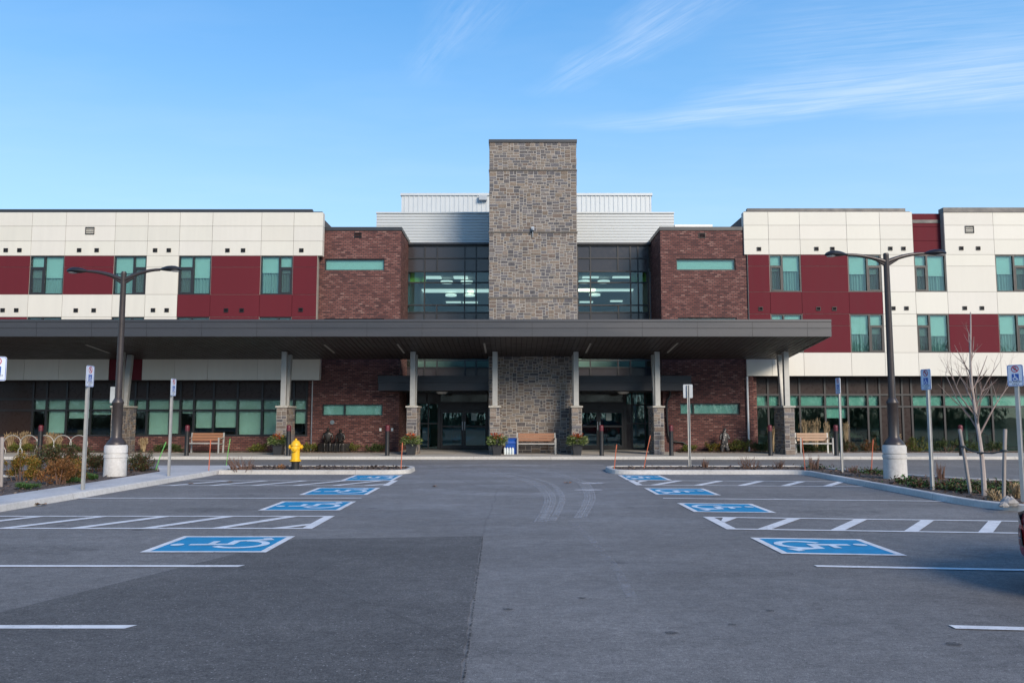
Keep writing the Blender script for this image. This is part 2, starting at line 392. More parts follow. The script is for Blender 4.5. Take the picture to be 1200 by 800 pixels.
# sidewalks, kerbs, beds
KY=31.7; SZ=.11
walk=MB(); walk.box(-60,60,KY+.16,46,-.01,SZ,skip=('b',)); struct(walk.build('entrance_walk',CONC2))
kb=MB(); kb.box(-60,60,KY,KY+.157,-.01,SZ+.004,skip=('b',)); struct(kb.build('entrance_kerb',KERB,bevel=.02))
IY0,IY1=23.55,25.9
def kerb_loop(name, poly, w=.16, h=.12, z=SZ, mat=KERB):
    # poly counter-clockwise outer edge; builds a kerb strip along all edges
    n=len(poly); inner=[]
    for i in range(n):
        p=Vector(poly[i]); a=Vector(poly[i-1]); b=Vector(poly[(i+1)%n])
        d1=(p-a).normalized(); d2=(b-p).normalized()
        n1=Vector((-d1.y,d1.x)); n2=Vector((-d2.y,d2.x)); m=n1+n2; m=m*(w/max(m.length_squared*.5,.35))
        inner.append(p+m)
    mb=MB()
    for i in range(n):
        j=(i+1)%n; a,b,c,d=poly[i],poly[j],inner[j],inner[i]
        o=.025
        # slightly battered face
        mb.face([(a[0],a[1],-.01),(b[0],b[1],-.01),(b[0]+(c[0]-b[0])*.15,b[1]+(c[1]-b[1])*.15,h-.012),(a[0]+(d[0]-a[0])*.15,a[1]+(d[1]-a[1])*.15,h-.012)])
        mb.face([(a[0]+(d[0]-a[0])*.15,a[1]+(d[1]-a[1])*.15,h-.012),(b[0]+(c[0]-b[0])*.15,b[1]+(c[1]-b[1])*.15,h-.012),(b[0]+(c[0]-b[0])*.28,b[1]+(c[1]-b[1])*.28,h),(a[0]+(d[0]-a[0])*.28,a[1]+(d[1]-a[1])*.28,h)])
        mb.face([(a[0]+(d[0]-a[0])*.28,a[1]+(d[1]-a[1])*.28,h),(b[0]+(c[0]-b[0])*.28,b[1]+(c[1]-b[1])*.28,h),(c[0],c[1],h),(d[0],d[1],h)])
        mb.face([(d[0],d[1],h),(c[0],c[1],h),(c[0],c[1],-.01),(d[0],d[1],-.01)])
    struct(mb.build(name,mat)); return [(p[0],p[1]) for p in inner]
def mulch_bed(name, poly, z):
    # bumpy sheet: fan grid clipped by polygon -> scatter clods on a flat polygon
    mb=MB(); mb.face([(p[0],p[1],z) for p in poly])
    xs=[p[0] for p in poly]; ys=[p[1] for p in poly]
    def inside(x,y):
        c=False; n=len(poly)
        for i in range(n):
            a=poly[i]; b=poly[(i+1)%n]
            if (a[1]>y)!=(b[1]>y) and x<(b[0]-a[0])*(y-a[1])/(b[1]-a[1])+a[0]: c=not c
        return c
    area=(max(xs)-min(xs))*(max(ys)-min(ys)); k=int(min(area*55,3800))
    for _ in range(k):
        x=R.uniform(min(xs),max(xs)); y=R.uniform(min(ys),max(ys))
        if not inside(x,y): continue
        l=R.uniform(.02,.06); w=l*R.uniform(.25,.5); a=R.uniform(0,PI); h=R.uniform(.01,.035); ti=R.uniform(-.02,.02)
        ca,sa=math.cos(a),math.sin(a)
        mb.face([(x+ca*l-sa*w,y+sa*l+ca*w,z+h+ti),(x-ca*l-sa*w,y-sa*l+ca*w,z+h-ti),(x-ca*l+sa*w,y-sa*l-ca*w,z+h*.3-ti),(x+ca*l+sa*w,y+sa*l-ca*w,z+h*.3+ti)])
    struct(mb.build(name,MULCH)); return inside
def rounded(poly, rads, n=7):
    out=[]; m=len(poly)
    for i in range(m):
        p=Vector(poly[i]); a=Vector(poly[i-1]); b=Vector(poly[(i+1)%m]); r=rads[i]
        if r<=0: out.append((p.x,p.y)); continue
        d1=(a-p).normalized(); d2=(b-p).normalized(); q0=p+d1*r; q1=p+d2*r
        for k in range(n+1):
            t=k/n; q=q0*(1-t)**2+p*2*t*(1-t)+q1*t*t; out.append((q.x,q.y))
    return out
LXL,LXR=-8.45,G(482,554).x
il=rounded([(LXL,IY0),(LXR,IY0),(LXR,IY1),(LXL,IY1)],[0,.7,.9,0])
inn=kerb_loop('left_island_kerb',il); mulch_bed('left_island_mulch',inn,.10)
RXL=G(712,553).x; RKX=8.45
# right bed joined with right island
bpoly=[(RXL,IY0),(RKX-.1,IY0),(RKX+.0,14.9),(9.35,13.75),(9.75,13.5),(22,13.3),(24,18.6),(11.6,20.0),(9.9,23.6),(9.2,IY1),(RXL,IY1)]
bp2=rounded(bpoly,[.7,.5,.9,.3,0,0,0,2.0,1.0,.4,.9])
rin=kerb_loop('right_bed_kerb',bp2,mat=KERBY); in_right=mulch_bed('right_bed_mulch',rin,.09)
# left sidewalk and bed
SWF=[(-9.05,-8),(-9.02,6),(-8.92,14),(-8.62,20),(-8.47,23.0),(-8.45,25.9)]; SWB=[(-10.25,-8),(-10.2,6),(-10.0,14.5),(-9.85,19.5),(-9.9,23.0),(-11.2,25.9)]
sw=MB(); sw.prism([(p[0]-.16,p[1]) for p in SWF]+list(reversed(SWB)),-.01,.118,bottom=False); struct(sw.build('left_sidewalk',CONC))
kl=MB()
for i in range(len(SWF)-1):
    a,b=SWF[i],SWF[i+1]
    kl.add([(a[0],a[1],-.01),(b[0],b[1],-.01),(b[0]-.03,b[1],.10),(a[0]-.03,a[1],.10),(b[0]-.06,b[1],.122),(a[0]-.06,a[1],.122),(b[0]-.159,b[1],.122),(a[0]-.159,a[1],.122)],[(0,1,2,3),(3,2,4,5),(5,4,6,7)])
struct(kl.build('left_sidewalk_kerb',KERBY))
lb=[(SWB[i][0]-.003,SWB[i][1]) for i in (1,2,3,4)]+[(-10.6,24.4),(-14,23.6),(-26,23.2),(-26,6)]
in_left=mulch_bed('left_bed_mulch',lb,.10)
lk=MB(); lk.ribbon([(-10.6,24.5),(-14,23.7),(-26,23.3)],.16,.125); struct(lk.build('left_bed_kerb',KERB))
lks=MB()
for a,b in (((-10.55,24.58),(-13.98,23.78)),((-13.98,23.78),(-26,23.38))):
    lks.face([(a[0],a[1],-.01),(b[0],b[1],-.01),(b[0],b[1],.125),(a[0],a[1],.125)])
struct(lks.build('left_bed_kerb_face',KERB))

# ------------------------------------------------------------------ painted markings
XL0,XL1=-8.75,-3.02; XR0,XR1=3.36,8.3
def line(name,x0,x1,y,w=.10,cut=0):
    mb=MB()
    g_=lambda x: (-.108*(x-x0) if x0>0 else 0)
    mb.face([(x0,y-w/2,.008),(x1,y-w/2+g_(x1),.008),(x1+cut,y+w/2+g_(x1),.008),(x0,y+w/2,.008)])
    struct(mb.build(name,PWHITE))
def yof(py): return G(600,py).y
Y1=yof(663.5); Y0=yof(735); Y16=yof(584)
for y in (Y0,Y1): line('parking_line',-8.85,XL1,y,.105,.05); line('parking_line',XR0+(.1 if y<7.5 else 0),10.5,y+.0,.105)
line('parking_line',G(80,583.5).x,G(425,583).x,Y16+.05,.1); line('parking_line',G(777,583.8).x,G(1110,588).x,yof(583.8),.1)
for k in range(1,3):
    line('parking_line',-8.85,XL1,Y0-2.6*k); line('parking_line',XR0,10.5,Y0-2.6*k)
def hatched(x_in, x_out, y0, y1, xs, w=.1, sl=0.0, dx=.85):
    mb=MB(); z=.008; Y=lambda x,y: y+sl*(x-x_in)
    def quad(p): mb.face([(x,Y(x,y),z) for x,y in p])
    sg=1 if x_out>x_in else -1
    for y in (y0,y1):
        q=[(x_in,y-w/2),(x_out,y-w/2),(x_out,y+w/2),(x_in,y+w/2)]; quad(q if sg>0 else list(reversed(q)))
    for x in xs:
        quad([(x,y0+w/2),(x+.20,y0+w/2),(x+.20+dx,y1-w/2),(x+dx,y1-w/2)])
    a,c=sorted((x_in,x_in+sg*.16)); quad([(a,y0+w/2),(c,y0+w/2),(c,y1-w/2),(a,y1-w/2)])
    # short diagonal at the inner tip
    if sg>0: quad([(x_in+.165,y0+w/2+.68),(x_in+.165,y0+w/2+.88),(x_in+.30,y1-w/2),(x_in+.52,y1-w/2)])
    else: quad([(x_in-.62,y0+w/2),(x_in-.40,y0+w/2),(x_in-.165,y0+w/2+.28),(x_in-.165,y0+w/2+.5)])
    struct(mb.build('hatched_aisle',PWHITE))
ya0,ya1=yof(619.3),yof(605)
hatched(-2.95,-8.8,ya0,ya1,[-8.65,-7.6,-6.56,-5.5,-4.45],dx=.7)
hatched(3.15,10.4,yof(619.8),yof(606),[3.62,4.65,5.67,6.68,7.7,8.7],sl=-.108)
yc0,yc1=yof(569),yof(563.2)
hatched(-2.95,-8.5,yc0,yc1,[-8.3,-7.3,-6.3,-5.3,-4.35])
hatched(3.0,8.3,yof(568.3),yof(562.8),[3.35,4.38,5.4,6.42,7.4],sl=-.08)

def symbol_thing(cx,cy,side,w,d,label):
    o=empty('parking_symbol',(cx,cy,0),label,'pavement marking','blue accessible parking symbols painted on the stalls')
    SH=Matrix(((1,0,0,0),(-.10 if side>0 else 0,1,0,0),(0,0,1,0),(0,0,0,1)))
    mb=MB(); b=.09
    mb.face([(-w/2+b,-d/2+b,.008),(w/2-b,-d/2+b,.008),(w/2-b,d/2-b,.008),(-w/2+b,d/2-b,.008)]); mb.xf(SH); mb.build('blue_field',PBLUE,o)
    mb=MB()
    for (x0,x1,y0,y1) in ((-w/2,w/2,-d/2,-d/2+b),(-w/2,w/2,d/2-b,d/2),(-w/2,-w/2+b,-d/2+b,d/2-b),(w/2-b,w/2,-d/2+b,d/2-b)):
        mb.face([(x0,y0,.0085),(x1,y0,.0085),(x1,y1,.0085),(x0,y1,.0085)])
    mb.xf(SH); mb.build('border',PWHITE,o)
    def T(p):
        u=(p[0]-.5)*(d-.3); v=(p[1]-.5)*(w-.26)
        return (-v,u) if side<0 else (v,-u)
    mb=MB()
    arc=[(.44+.27*math.cos(math.radians(a)),.30+.25*math.sin(math.radians(a))) for a in range(125,372,13)]
    mb.ribbon([T(p) for p in arc],.10,.0125)
    mb.ribbon([T(p) for p in ((.40,.80),(.43,.40),(.70,.40),(.82,.10),(.94,.15))],.11,.0132)
    mb.ribbon([T(p) for p in ((.42,.60),(.68,.60))],.09,.0139)
    mb.disc(T((.39,.92)),.085,.0146)
    mb.xf(SH); mb.build('wheelchair_figure',PFIG,o)
def symb(side, pts, label):
    # pts: near-inner, near-outer, far-outer, far-inner pixel corners
    q=[G(*p) for p in pts]; cx=sum(p.x for p in q)/4; cy=sum(p.y for p in q)/4
    w=(abs(q[0].x-q[1].x)+abs(q[2].x-q[3].x))/2; d=abs((q[2].y+q[3].y)-(q[0].y+q[1].y))/2
    symbol_thing(cx,cy,side,w,d,label)
symb(-1,[(315,647.5),(167,647.5),(212,628.5),(343,628.5)],'nearest and largest blue wheelchair symbol left of the driving lane, on the dark asphalt patch')
symb(-1,[(402,598.2),(303,598.2),(330,587.6),(414,587.6)],'blue wheelchair symbol just beyond the nearer hatched aisle in the left bays')
symb(-1,[(433,580),(352,580),(371,571.6),(443,571.6)],'blue wheelchair symbol just nearer than the farther hatched aisle in the left bays')
symb(-1,[(463,563),(401,563),(414,556.8),(470,556.8)],'farthest blue wheelchair symbol in front of the mulched island with the hydrant')
symb(1,[(917,649),(1065.4,651.7),(1007,632),(878,630)],'nearest and largest blue wheelchair symbol right of the driving lane')
symb(1,[(819,600.5),(908,600.5),(880,590),(790,590)],'blue wheelchair symbol just beyond the nearer hatched aisle in the right bays')
symb(1,[(772,580),(845,580),(823,572.3),(753,572.3)],'blue wheelchair symbol just nearer than the farther hatched aisle in the right bays')
symb(1,[(737,562.5),(789,562.5),(771,556.8),(722,556.8)],'farthest blue wheelchair symbol in front of the right mulched island')
# tyre marks and salt swirls
TM=stainmat('salt_track',(.44,.44,.45),.62,(1.1,1.1,1),.25,.66)
for off,wd in ((0,.16),(.34,.15),(.95,.14),(2.6,.15),(2.95,.14)):
    c0=[G(630+off*18,612-off*2),G(639+off*18,596-off*2),G(641+off*18,582-off),G(627+off*20,568-off),G(600+off*22,560-off*.6),G(560+off*26,553-off*.3),G(500+off*30,548.2-off*.2)]
    pts=[]
    for i in range(len(c0)-1):
        for k in range(6):
            t=k/6; p0=c0[max(i-1,0)];p1=c0[i];p2=c0[i+1];p3=c0[min(i+2,len(c0)-1)]
            q=.5*((2*p1)+(p2-p0)*t+(2*p0-5*p1+4*p2-p3)*t*t+(3*p1-p0-3*p2+p3)*t**3); pts.append((q.x,q.y))
    mb=MB()
    for r_ in (-.05,0,.05): mb.ribbon([(p[0]+r_*wd/.16,p[1]) for p in pts],.035,.0045+.0006*(r_+.05)*10)
    struct(mb.build('tyre_mark',TM))
mb=MB(); mb.ribbon([tuple(G(*p)[:2]) for p in ((672,612),(700,640),(722,665),(735,690),(741,700))],.10,.0052); struct(mb.build('salt_trail',stainmat('salt_trail',(.4,.4,.42),.4,(2,2,1),.42,.7)))
mb=MB(); 
for (px,py,w,h) in ((590,545.3,95,.14),(668,545.2,80,.10),(520,546.4,60,.10),(695,566,26,.35),(690,574,30,.16)):
    a=G(px-w/2,py); b=G(px+w/2,py); mb.ribbon([(a.x+(b.x-a.x)*t/6,a.y+.05*math.sin(t*2+px)) for t in range(7)],h,.0048+px*1e-6)
struct(mb.build('salt_residue',stainmat('salt_residue',(.60,.60,.62),.95,(.8,2.2,1),.36,.58)))
# ------------------------------------------------------------------ building
BLD=empty('care_building',(0,36,0),'three storey building clad in cream and burgundy panels and brick, with a central stone tower','building')
BLD.location=(0,0,0)
YW=35.5; YB=36.0; YG=38.5; YT=34.8; GZ=SZ
def ashlar(mb, x0,x1,z0,z1, plane, sgn, u, pal, gap=.012):
    """random ashlar stones on a vertical face. plane=('y',val) or ('x',val); sgn = outward direction"""
    nx=max(2,round((x1-x0)/u)); nz=max(2,round((z1-z0)/u)); ux=(x1-x0)/nx; uz=(z1-z0)/nz
    occ=[[False]*nx for _ in range(nz)]
    for j in range(nz):
        for i in range(nx):
            if occ[j][i]: continue
            w=R.choice((2,3,3,4,4,5,6)); h=R.choice((1,2,2,2,3))
            if w<=2: h=R.choice((1,2,2))
            ww=0
            while ww<w and i+ww<nx and not occ[j][i+ww]: ww+=1
            if i+ww<nx and (i+ww+1>=nx or occ[j][i+ww+1 if i+ww+1<nx else i+ww]) and not occ[j][i+ww]: ww+=1
            hh=min(h,nz-j)
            if nz-j-hh==1 : hh+=1 if hh<3 else 0
            for b in range(hh):
                if j+b<nz and any(occ[j+b][i+a] for a in range(ww)): hh=b; break
            hh=max(hh,1)
            for b in range(hh):
                for a in range(ww):
                    if j+b<nz: occ[j+b][i+a]=True
            a0=x0+i*ux+gap/2; a1=x0+(i+ww)*ux-gap/2; c0=z0+j*uz+gap/2; c1=min(z0+(j+hh)*uz,z1)-gap/2
            pr=R.uniform(.006,.022)*sgn; c=R.choice(pal); t=R.uniform(.84,1.12); col=(c[0]*t,c[1]*t,c[2]*t)
            e=.006
            v=[]
            for (d,s_) in ((0,0),(pr,1)):
                for (aa,cc) in ((a0+e*s_,c0+e*s_),(a1-e*s_,c0+e*s_),(a1-e*s_,c1-e*s_),(a0+e*s_,c1-e*s_)):
                    jx=R.uniform(-.004,.004) if s_ else 0
                    v.append((aa+jx,plane[1]+d,cc) if plane[0]=='y' else (plane[1]+d,aa+jx,cc))
            f=[(4,5,6,7),(0,1,5,4),(1,2,6,5),(2,3,7,6),(3,0,4,7)]
            if (plane[0]=='y' and sgn>0) or (plane[0]=='x' and sgn<0): f=[tuple(reversed(q)) for q in f]
            mb.add(v,f,col)
PAL=[tuple(.80*q for q in (c_[0]*.98,c_[1]*1.0,c_[2]*1.06)) for c_ in ((.250,.205,.165),(.20,.17,.15),(.28,.225,.18),(.155,.14,.135),(.215,.195,.185),(.20,.155,.125),(.30,.25,.20),(.135,.128,.13),(.26,.205,.155),(.17,.16,.162))]

# --- generic window (wings)
wn=[0]
def wing_window(x0,x1,z0,z1,Y,mull,small,blind_frac,cur=True,ztr=None):
    wn[0]+=1
    fr=MB(); t=.055; y0,y1=Y+.03,Y+.13
    fr.box(x0,x0+t,y0,y1,z0,z1); fr.box(x1-t,x1,y0,y1,z0,z1); fr.box(x0+t,x1-t,y0,y1,z1-t,z1); fr.box(x0+t,x1-t,y0,y1,z0,z0+t)
    fr.box(mull-.04,mull+.04,y0-.004,y1,z0+t,z1-t)
    sx0,sx1=(x0+t,mull-.04) if small=='l' else (mull+.04,x1-t)
    ztr=ztr or z1-(z1-z0)*.31
    fr.box(sx0,sx1,y0+.003,y1,ztr-.03,ztr+.03)
    s=.045  # opening sash frame
    fr.box(sx0,sx0+s,y0-.008,y1-.02,z0+t,ztr-.03); fr.box(sx1-s,sx1,y0-.008,y1-.02,z0+t,ztr-.03)
    fr.box(sx0+s,sx1-s,y0-.008,y1-.02,ztr-.03-s,ztr-.03); fr.box(sx0+s,sx1-s,y0-.008,y1-.02,z0+t,z0+t+s)
    W=fr.build('window',DARKFR,BLD)
    p=MB(); p.box(x0+t,x1-t,Y+.075,Y+.081,z0+t,z1-t); p.build('pane',GLASS,W)
    zb=z1-(z1-z0)*blind_frac
    b=MB(); b.box(x0+.05,x1-.05,Y+.17,Y+.176,zb,z1-.04); b.box(x0+.05,x1-.05,Y+.163,Y+.185,zb-.025,zb)
    b.build('blind',BLIND,W)
    s_=MB(); s_.face([(sx0+s,Y+.045,z0+t+s),(sx1-s,Y+.045,z0+t+s),(sx1-s,Y+.045,ztr-.03-s),(sx0+s,Y+.045,ztr-.03-s)]); s_.build('insect_screen',SCREEN,W)
    if cur:
        c=MB(); n=int((x1-x0)/.02); pts=[]
        ph=R.uniform(0,6)
        for i in range(n+1):
            x=x0+.04+(x1-x0-.08)*i/n; a=x*2*PI/.13+ph+.7*math.sin(x*7)
            pts.append((x,Y+.26+.045*math.sin(a)+.015*math.sin(a*.37)))
        for i in range(n):
            a,b_=pts[i],pts[i+1]; c.add([(a[0],a[1],z0),(b_[0],b_[1],z0),(b_[0],b_[1],z1-.02),(a[0],a[1],z1-.02)],[(0,1,2,3)])
        c.build('curtain',CURT,W,smooth='all')
    return W
cream=MB(); red=MB()
def panel(mb,x0,x1,z0,z1,Y,g=.014,d=.34):
    q=R.uniform(.955,1.03); mb.box(x0+g/2,x1-g/2,Y+R.uniform(0,.004),Y+d,z0+g/2,z1-g/2,col=(q,q*R.uniform(.992,1.004),q*R.uniform(.985,1.008)))
vent_pts=[]
def vent(px,py,Y,w=.19,h=.17,name='wall_vent'):
    p=P(px,py,Y); mb=MB(); x,z=p.x,p.z
    t=.02
    mb.box(x-w/2,x+w/2,Y-.035,Y-.004,z+h/2-t,z+h/2); mb.box(x-w/2,x+w/2,Y-.03,Y-.004,z-h/2,z-h/2+t)
    mb.box(x-w/2,x-w/2+t,Y-.03,Y-.004,z-h/2+t,z+h/2-t); mb.box(x+w/2-t,x+w/2,Y-.03,Y-.004,z-h/2+t,z+h/2-t)
    for k in range(4):
        zz=z-h/2+t+(h-2*t)*(k+.5)/4
        mb.add([(x-w/2+t,Y-.026,zz-.012),(x+w/2-t,Y-.026,zz-.012),(x+w/2-t,Y-.006,zz+.014),(x-w/2+t,Y-.006,zz+.014)],[(0,1,2,3)])
    mb.build(name,BLACKM,BLD)
def wing(cols, pys, ref, Y, side, blinds):
    z=[PZ(p,Y,ref) for p in pys]   # 0 top,1,2,3(win top),4 seam,5 win bot,6 mid bot/2F top,7 seam,8 2F bot,9 base bottom
    for c in cols:
        x0,x1=PX(c['x0'],320,Y),PX(c['x1'],320,Y)
        mb={'C':cream,'R':red}
        for k in range(3):
            xx0=x0
            if c.get('ext') and k<3:
                xx0 = PX(c['ext'][0],290,Y) if c['ext'][0] is not None else x0
                xx1 = PX(c['ext'][1],290,Y) if c['ext'][1] is not None else x1
            else: xx1=x1
            dy=c.get('dy',0) 
            panel(red if c.get('toprec') else cream,xx0,xx1,z[k+1],z[k],Y+dy)
        if c['k']=='W':
            m=PX(c['m'],320,Y)
            wing_window(x0,x1,z[5],z[3],Y,m,c['s'],R.choice(blinds),True)
            wing_window(x0,x1,z[8],z[6],Y,m,c['s'],R.choice(blinds),True)
        else:
            q=mb[c['f3']]; panel(q,x0,x1,z[4],z[3],Y); panel(q,x0,x1,z[5],z[4],Y)
            q=mb[c['f2']]; panel(q,x0,x1,z[7],z[6],Y); panel(q,x0,x1,z[8],z[7],Y)
        panel(mb[c['mid']],x0,x1,z[6],z[5],Y)
        b0,b1=x0,x1
        if c.get('extb'): 
            b0=PX(c['extb'][0],430,Y) if c['extb'][0] is not None else x0
            b1=PX(c['extb'][1],430,Y) if c['extb'][1] is not None else x1
        panel(mb[c.get('base','C')],b0,b1,z[9],z[8],Y)
    return z
def wc(x0,x1,m,s,mid='C',**k): return dict(x0=x0,x1=x1,k='W',m=m,s=s,mid=mid,f3='C',f2='C',**k)
def pc(x0,x1,f3,mid,f2,**k): return dict(x0=x0,x1=x1,k='P',f3=f3,mid=mid,f2=f2,**k)
LPY=[248.8,265,282.5,299.6,313,345,371.3,384,416.5,445.3]
lcols=[pc(-330,-270,'C','C','C'),wc(-270,-232,-247,'r'),pc(-232,-170,'R','C','C'),wc(-170,-132,-155,'l'),pc(-132,-80,'C','C','R'),wc(-80,-42,-57,'r'),pc(-42,34.5,'R','C','R'),
 wc(34.5,74.6,51.5,'l'),pc(74.6,132.8,'R','C','C'),wc(132.8,171.2,156.5,'r',base='R'),pc(171.2,208.8,'C','C','C'),wc(208.8,247.3,226,'l','R'),
 pc(247.3,305,'R','R','R'),wc(305,343,327.5,'r','R'),pc(343,371.5,'R','R','R',ext=(None,378),extb=(None,374.5))]
LZ=wing(lcols,LPY,190,YW,-1,(.42,.5,.55,.6))
cream.build('cream_cladding',CREAM,BLD); red.build('burgundy_cladding',REDP,BLD); cream=MB(); red=MB()
YR=35.9
RPY=[248.3,264,280.5,298.3,311.8,341.9,367.8,381.6,413,440.5]
rcols=[pc(876.8,901.9,'R','R','R',ext=(872,None),extb=(875,None)),wc(901.9,938.8,916.8,'l','R'),pc(938.8,994,'R','R','R'),wc(994,1033.2,1016.8,'r','R'),pc(1033.2,1071.8,'C','C','C'),
 wc(1071.8,1109.2,1086.8,'l',toprec=True,dy=.30),pc(1109.2,1167,'C','C','R'),wc(1167,1206,1189,'r'),pc(1206,1244,'C','C','C'),wc(1244,1282,1259,'l'),pc(1282,1340,'R','C','C'),wc(1340,1379,1362,'r'),
 pc(1379,1440,'C','C','R'),wc(1440,1479,1455,'l'),pc(1479,1540,'C','C','C')]
RZ=wing(rcols,RPY,1000,YR,1,(.42,.5,.55))
cream.build('cream_cladding',CREAM,BLD); red.build('burgundy_cladding',REDP,BLD)
LX0,LX1=PX(-330,320,YW),PX(371,320,YW); RX0,RX1=PX(877.2,320,YR),PX(1540,320,YR)
# joints behind the panels (thin backing), building mass
core=MB()
core.box(LX0,LX1-.01,YW+.36,YW+15,LZ[9]+.02,LZ[0]-.02); core.box(RX0+.01,RX1,YR+.36,YR+15,RZ[9]+.02,RZ[0]-.02)
core.build('structural_wall',CORE,BLD)
bk=MB()
def backing(cols,z,Y):
    for c in cols:
        x0,x1=PX(c['x0'],320,Y),PX(c['x1'],320,Y)
        if c['k']=='W':
            bk.box(x0-.01,x1+.01,Y+.02,Y+.3,z[3]-.0+.008,z[0]-.03) if not c.get('toprec') else None
            bk.box(x0-.01,x1+.01,Y+.02,Y+.3,z[6]+.009,z[5]-.009); bk.box(x0-.01,x1+.01,Y+.02,Y+.3,z[9]+.03,z[8]-.009)
        else: bk.box(x0-.012,x1+.012,Y+.02,Y+.3,z[9]+.03,z[0]-.03)
backing(lcols,LZ,YW); backing(rcols,RZ,YR); bk.build('panel_joint',SEAM,BLD)
# roof copings
cp=MB()
zt=LZ[0]; cp.box(LX0-.1,PX(366,246,YW+.5),YW+.5,YW+.72,zt-.1,PZ(245.2,YW+.5,190)); cp.box(LX0,PX(377.6,250,YW),YW+.02,YW+.36,zt-.004,zt+.035)
zt=RZ[0]; xr=PX(1066.3,250,YR); xr2=PX(1106.5,250,YR)
cp.box(PX(875.7,246,YR+.4),xr,YR+.4,YR+.62,zt-.1,PZ(244.2,YR+.4,1000)); cp.box(PX(872.2,250,YR),xr,YR+.02,YR+.36,zt-.004,zt+.03)
cp.box(xr+.01,xr2-.01,YR+.28,YR+.8,PZ(261,YR+.3,1080)-.02,PZ(257.6,YR+.28,1080))
cp.box(xr2-.05,RX1,YR-.03,YR+.4,RZ[0]-.02,PZ(243.4,YR,1150))
cp.build('roof_coping',COPING,BLD)
rf=MB(); rf.box(LX0,LX1-.02,YW+.73,YW+15,LZ[0]-.1,LZ[0]-.0); rf.box(RX0+.02,RX1,YR+.81,YR+15,RZ[0]-.1,RZ[0]-.0); rf.build('flat_roof',M('roof_membrane',(.22,.22,.22),.9),BLD)
# vents
for px,py in ((7,293.2),(23,293.2),(93,293.2),(113.5,293.2),(182,293.3),(198,293.3),(266.7,293.4),(285,293.4),(353.3,293.4),(3.3,363.4),(19.3,363.4),(89,363.6),(110,363.6),(179.5,363.4),(195.5,363.4),(265,363.6),(283.3,363.6),(352.5,363)):
    vent(px,py,YW)
for px,py in ((889.4,291.8),(956.7,291.6),(975.4,291.6),(1043.3,291.3),(1058.7,291.3),(1126.4,291),(1146.2,291),(891.4,361.8),(959,361.8),(977.7,361.8),(1046.8,361.2),(1062.2,361.2),(1130.5,361),(1150.6,361)):
    vent(px,py,YR)
vent(105.5,270.5,YW,.40,.33,'louvre_grille'); vent(1136,269,YR,.40,.33,'louvre_grille')

# --- brick bays
def brick_face(mb,x0,x1,z0,z1,y,holes,depth=.16):
    xs=sorted({x0,x1,*[h[0] for h in holes],*[h[1] for h in holes]}); zs=sorted({z0,z1,*[h[2] for h in holes],*[h[3] for h in holes]})
    for i in range(len(xs)-1):
        for j in range(len(zs)-1):
            cx,cz=(xs[i]+xs[i+1])/2,(zs[j]+zs[j+1])/2
            if any(h[0]<cx<h[1] and h[2]<cz<h[3] for h in holes): continue
            mb.face([(xs[i],y,zs[j]),(xs[i+1],y,zs[j]),(xs[i+1],y,zs[j+1]),(xs[i],y,zs[j+1])])
    for a,b,c,d in holes:
        mb.face([(a,y,c),(a,y,d),(a,y+depth,d),(a,y+depth,c)]); mb.face([(b,y,d),(b,y,c),(b,y+depth,c),(b,y+depth,d)])
        mb.face([(a,y,d),(b,y,d),(b,y+depth,d),(a,y+depth,d)]); mb.face([(a,y,c),(a,y+depth,c),(b,y+depth,c),(b,y,c)])
def strip_window(h,y,mulls=(),drop=1.0):
    x0,x1,z0,z1=h; t=.045; fr=MB(); a,b=y+.06,y+.15
    fr.box(x0,x0+t,a,b,z0,z1); fr.box(x1-t,x1,a,b,z0,z1); fr.box(x0+t,x1-t,a,b,z1-t,z1); fr.box(x0+t,x1-t,a,b,z0,z0+t)
    for m in mulls: fr.box(m-.03,m+.03,a-.004,b,z0+t,z1-t)
    W=fr.build('strip_window',DARKFR,BLD)
    p=MB(); p.box(x0+t,x1-t,y+.10,y+.106,z0+t,z1-t); p.build('pane',GLASS,W)
    q=MB(); q.box(x0+.02,x1-.02,y+.19,y+.196,z1-(z1-z0)*drop,z1); q.build('blind',BLIND,W)
    d=MB(); d.box(x0-.05,x1+.05,y+.45,y+.5,z0-.05,z1+.05); d.build('dark_backing',ROOMD,W)
brk=MB()
bl0,bl1=PX(369.5,330,YB),PX(469.5,330,YB); bzt=PZ(270.2,YB)
hl=[(PX(380.5,310,YB),PX(450.5,310,YB),PZ(317,YB),PZ(303.3,YB)),(PX(379.5,380,YB),PX(450,380,YB),PZ(387,YB),PZ(373,YB)),(PX(377.5,480,YB),PX(448.4,480,YB),PZ(487,YB),PZ(473.2,YB))]
brick_face(brk,bl0,bl1,GZ-.02,bzt,YB,hl)
brk.face([(bl1,YB,GZ-.02),(bl1,YB+9,GZ-.02),(bl1,YB+9,bzt),(bl1,YB,bzt)]); brk.face([(bl0,YB+9,GZ-.02),(bl0,YB,GZ-.02),(bl0,YB,bzt),(bl0,YB+9,bzt)])
brk.face([(bl0,YB,bzt),(bl1,YB,bzt),(bl1,YB+9,bzt),(bl0,YB+9,bzt)])
brk.build('brick_wall',BRICK,BLD); brk=MB()
YBR=36.0
br0,br1=PX(774.6,330,YBR),PX(879.5,330,YBR); brt=PZ(270,YBR)
hr=[(PX(792.6,310,YBR),PX(862,310,YBR),PZ(316.6,YBR),PZ(303.2,YBR)),(PX(794.5,380,YBR),PX(864,380,YBR),PZ(386,YBR),PZ(372,YBR)),(PX(797,480,YBR),PX(867.3,480,YBR),PZ(485.5,YBR),PZ(472.3,YBR))]
brick_face(brk,br0,br1,GZ-.02,brt,YBR,hr)
